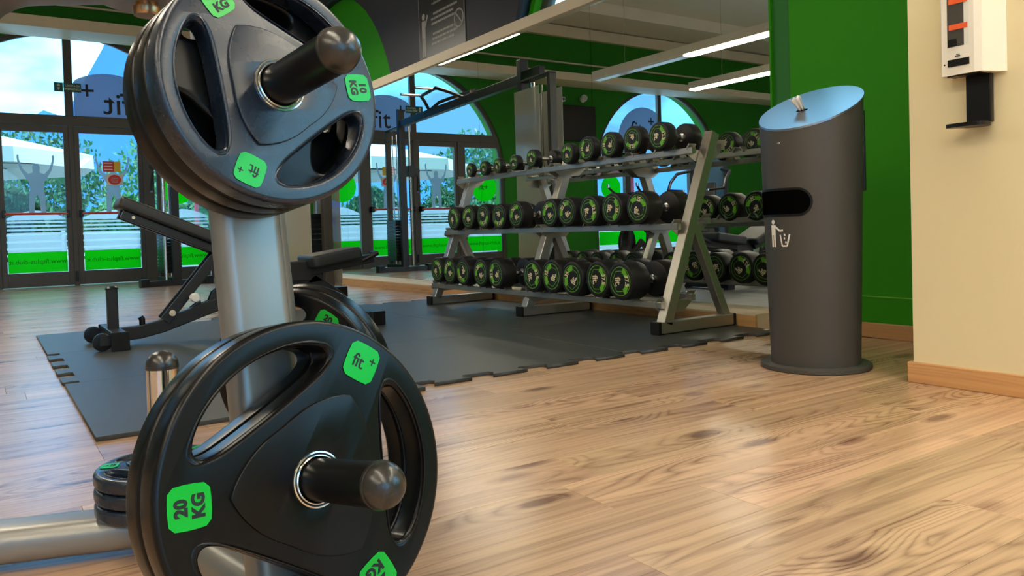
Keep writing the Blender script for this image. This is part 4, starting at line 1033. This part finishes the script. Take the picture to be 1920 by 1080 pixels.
# ================================================================== EQUIPMENT ACROSS THE ROOM (seen in the mirror)
def spin_bike(loc, rz, label):
    o = thing('spin_bike', label, 'exercise bike', loc, rz)
    part('base_bar', bar([(-.5, -.25, .05), (-.5, .25, .05)], .07, .06), 'powder_black', o); part('base_bar', bar([(.45, -.25, .05), (.45, .25, .05)], .07, .06), 'powder_black', o)
    part('frame', sweep(sweep(BM(), [(-.5, 0, .06), (0, 0, .34), (.45, 0, .06)], rrect(.06, .08, .01, 2)), [(-.22, 0, .2), (-.30, 0, .80)], rrect(.06, .06, .01, 2)), 'powder_black', o)
    part('fork', sweep(BM(), [(.42, 0, .10), (.30, 0, .60), (.26, 0, .95)], rrect(.05, .07, .01, 2)), 'powder_black', o)
    part('flywheel', lathe([(0, -.02), (.20, -.02), (.225, -.03), (.24, -.02), (.24, .02), (.225, .03), (.20, .02), (0, .02)], 36), 'rubber_black', o, 40, T((.30, .08, .33)) @ RX(pi/2))
    part('saddle', prism(chaikin([(-.16, -.09), (-.10, -.11), (.12, -.03), (.14, 0), (.12, .03), (-.10, .11), (-.16, .09)], 2), 0, .06), 'vinyl_black', o, None, T((-.32, 0, .82)))
    h = part('handlebar', sweep(BM(), [(.55, -.24, 1.18), (.42, -.22, 1.10), (.28, -.20, 1.06), (.26, 0, 1.02), (.28, .20, 1.06), (.42, .22, 1.10), (.55, .24, 1.18)], circ(.018, 10)), 'powder_black', o, 40)
    for s in (-1, 1): part('grip_end', lathe([(0, -.01), (.022, -.01), (.022, .04), (0, .045)], 12), 'chrome', h, 40, T((.55, s*.24, 1.18)))
    part('console', box(.20, .32, -.06, .06, 1.05, 1.10, .01), 'plastic_black', o)
    return o
spin_bike((-9.0, -.95, 0), rad(70), 'black spin bike seen in the mirror under the green round sticker')
def strength_machine(loc, rz, label):
    o = thing('strength_machine', label, 'gym machine', loc, rz, 'selectorised machines across the room')
    part('base_frame', bx(bx(BM(), -.5, .9, -.05, .05, .0, .08, .005), -.5, -.4, -.4, .4, 0, .08, .005), 'powder_dark_navy', o)
    tb = part('stack_tower', bx(bx(bx(BM(), -.55, -.49, -.30, -.24, .08, 1.75), -.55, -.49, .24, .30, .08, 1.75), -.55, -.49, -.30, .30, 1.69, 1.75), 'powder_dark_navy', o)
    part('stack_shield', box(-.53, -.52, -.24, .24, .15, 1.65), 'blue_shield', o)
    for k in range(12): part('stack_weight', box(-.50, -.38, -.15, .15, .12+k*.05, .165+k*.05), 'powder_black', o)
    part('seat_pad', box(.05, .50, -.20, .20, .44, .52, .03), 'vinyl_black', o)
    part('backrest_pad', bx(BM(), -.04, .04, -.20, .20, 0, .70, .03, T((.05, 0, .55)) @ RY(rad(-12))), 'vinyl_black', o)
    part('seat_post', box(.22, .30, -.04, .04, .08, .46), 'powder_dark_navy', o)
    for s in (-1, 1):
        a = part('press_arm', sweep(BM(), [(-.3, s*.25, 1.45), (-.1, s*.42, 1.40), (.30, s*.42, 1.25), (.45, s*.42, 1.12)], circ(.025, 10)), 'powder_dark_navy', o, 40)
        part('hand_grip', tube([(.45, s*.42, 1.12), (.45, s*.20, 1.10)], .02, 10), 'plastic_black', a); part('grip_end', lathe([(0, -.01), (.026, -.01), (.026, .02), (0, .026)], 12), 'chrome', a, 40, T((.45, s*.19, 1.10)))
    pn = part('pin_post', tube([(.62, .0, .08), (.62, .0, .86)], .03, 12), 'powder_black', o); part('pin_knob', lathe([(0, .86), (.04, .86), (.04, .90), (.03, .915), (0, .915)], 16), 'yellow_knob', pn, 40, T((.62, 0, 0)))
    return o
strength_machine((-8.7, -2.0, 0), rad(60), 'dark selectorised machine with yellow knob, left one of the two in the mirror')
strength_machine((-7.3, -2.9, 0), rad(75), 'dark selectorised machine seen in the mirror beside the end post of the rack')

# ================================================================== OUTSIDE
gm = box(-260, 60, -200, 200, -0.35, -0.13); struct('ground', gm, 'pavement')
ter = struct('terrace', box(-16.5, -12.90, -12, 9, -0.13, -0.02), 'pavement')
rng = random.Random(11)
def leaf_cloud(n, rx, ry, rz, size, shell=.55):
    vs_, fs = [], []
    for i in range(n):
        while True:
            p = Vector((rng.uniform(-1, 1), rng.uniform(-1, 1), rng.uniform(-1, 1)))
            if shell < p.length < 1.0: break
        w = 1+.22*sin(5*p.x+3*p.z)*cos(4*p.y)
        c = Vector((p.x*rx*w, p.y*ry*w, p.z*rz*w)); q = Euler((rng.uniform(0, 6.3), rng.uniform(0, 6.3), rng.uniform(0, 6.3))).to_matrix()
        s = size*rng.uniform(.6, 1.3); b_ = len(vs_)
        for u, v in ((-s, 0), (0, -.45*s), (s, 0), (0, .45*s)): vs_.append(tuple(c+q @ Vector((u, v, 0))))
        fs.append((b_, b_+1, b_+2, b_+3))
    me = bpy.data.meshes.new('foliage'); me.from_pydata(vs_, [], fs); return me
def shrub(x, y, h, w, m, label, grp, cat='shrub', name='shrub', trunk=.25):
    o = thing(name, label, cat, (x, y, -.13), 0, grp)
    part('trunk', tube([(0, 0, 0), (.03, .02, h*.5)], .04+.02*h*.3, 8), 'bark', o)
    me = leaf_cloud(5200, w*1.15, w*1.15, h*.5*(1-trunk*.2), .11, .35)
    f = tag(link('foliage', me, m, o), kind='stuff'); f.location = (0, 0, h*(.46+trunk*.15))
for i, (x, y, h, w, m) in enumerate([(-20.4, -8.2, 2.0, .76, 'leaf'), (-20.5, -6.0, 2.1, .76, 'leaf'), (-20.3, -3.8, 1.9, .76, 'leaf_dark'), (-20.4, -1.6, 2.0, .76, 'leaf'), (-20.3, .6, 1.9, .76, 'leaf_dark'), (-20.4, 2.75, 1.8, .74, 'leaf'), (-20.4, 4.9, 2.1, .76, 'leaf'), (-20.5, 7.1, 2.1, .76, 'leaf_dark')]):
    shrub(x, y, h, w, m, ['green shrub outside, furthest left along the street seen through the second arched window', 'green shrub outside seen in the mirror through the second arched window', 'dark shrub outside seen in the mirror above the top tier of dumbbells', 'green shrub outside seen in the mirror through the left side light', 'dark green shrub outside behind the raised-arms figure on the left door', 'low green shrub outside behind the door notices', 'green shrub outside beyond the right side light', 'dark shrub outside at the far right of the terrace'][i], 'shrubs along the street')
for i, (x, y) in enumerate([(-26, 5.5), (-27, -9), (-30, 1.5)]):
    shrub(x, y, 4.6, 1.9, 'leaf_dark' if i else 'leaf', ['tall tree outside to the right of the doors', 'tall tree outside seen in the mirror', 'tree outside far behind the doors'][i], 'street trees', 'tree', 'street_tree', .45)
# white parasol
um = thing('parasol', 'large white parasol on the terrace outside the left door leaf', 'parasol', (-18.0, -.45, -.13))
part('pole', tube([(0, 0, 0), (0, 0, 3.0)], .035, 12), 'steel', um); part('base', lathe([(0, 0), (.35, 0), (.35, .08), (0, .1)], 24), 'pavement', um)
bm = BM(); n_ = 8; ap = bm.verts.new((0, 0, 2.98)); R_ = 2.45
ring = [bm.verts.new((R_*cos(2*pi*i/n_+.39), R_*sin(2*pi*i/n_+.39), 2.38)) for i in range(n_)]; val = [bm.verts.new((R_*1.005*cos(2*pi*i/n_+.39), R_*1.005*sin(2*pi*i/n_+.39), 2.12)) for i in range(n_)]
for i in range(n_): bm.faces.new((ap, ring[i], ring[(i+1) % n_])); bm.faces.new((ring[i], val[i], val[(i+1) % n_], ring[(i+1) % n_]))
part('canopy', bm, 'umbrella_white', um)
for i in range(n_): part('rib', tube([(0, 0, 2.3), (R_*.98*cos(2*pi*i/n_+.39), R_*.98*sin(2*pi*i/n_+.39), 2.36)], .012, 6), 'frame_taupe', um)
# red awning shelter
aw = thing('awning_shelter', 'red awning on red posts outside beyond the right door leaf', 'awning', (-17.75, 5.3, -.13))
for dy in (-1.3, 1.3):
    for dx in (-.9, .9): part('post', tube([(dx, dy, 0), (dx, dy, 2.4)], .05, 10), 'awning_red', aw)
part('canopy', bx(BM(), -1.1, 1.1, -1.6, 1.6, 0, .05, 0, T((0, 0, 2.45)) @ RY(rad(-9))), 'awning_red', aw); part('valance', box(.98, 1.0, -1.6, 1.6, 2.1, 2.3), 'awning_red', aw)
aw2 = copy_tree(aw); aw2.location = (-17.75, -6.7, -.13); aw2['label'] = 'second red awning outside, seen only in the mirror'
aw['group'] = aw2['group'] = 'red awnings'
# low wall with railing along the street
part_ = thing('street_railing', 'white low wall with rails along the street outside', 'railing', (-16.3, 0, -.13))
part('wall', box(-.1, .1, -10, 8, 0, .42), 'wall_far', part_)
for k in range(4): part('rail', tube([(0, -10, .52+.12*k), (0, 8, .52+.12*k)], .018, 8), 'wall_far', part_)
for k in range(12): part('post', box(-.03, .03, -10+k*1.6-.03, -10+k*1.6+.03, .42, .95), 'wall_far', part_)
pl = thing('street_pillar', 'pale square stone pillar outside by the right side light', 'pillar', (-15.8, 3.9, -.13))
part('shaft', box(-.22, .22, -.22, .22, .1, 1.35, .01), 'wall_far', pl); part('capital', box(-.28, .28, -.28, .28, 1.35, 1.48, .01), 'wall_far', pl); part('plinth', box(-.28, .28, -.28, .28, 0, .1), 'wall_far', pl)
# mountain
bm = BM(); rows_ = []
def ridge(y):   # height of the crest along Y at X = -240
    return 26 + 60*math.exp(-((y-52)/26)**2) + 38*math.exp(-((y-105)/34)**2) + 14*math.exp(-((y+60)/60)**2) + 3*sin(y*.21)+2*sin(y*.53)
for j in range(9):
    t_ = j/8; rows_.append([bm.verts.new((-200-50*t_, y, -2+ridge(y)*(t_**.8)+2.2*t_*(1-t_)*sin(y*.35+j*1.7))) for y in range(-260, 300, 5)])
for a, b_ in zip(rows_, rows_[1:]):
    for i in range(len(a)-1): bm.faces.new((a[i], a[i+1], b_[i+1], b_[i]))
struct('mountain', bm, 'mountain_blue', 60)
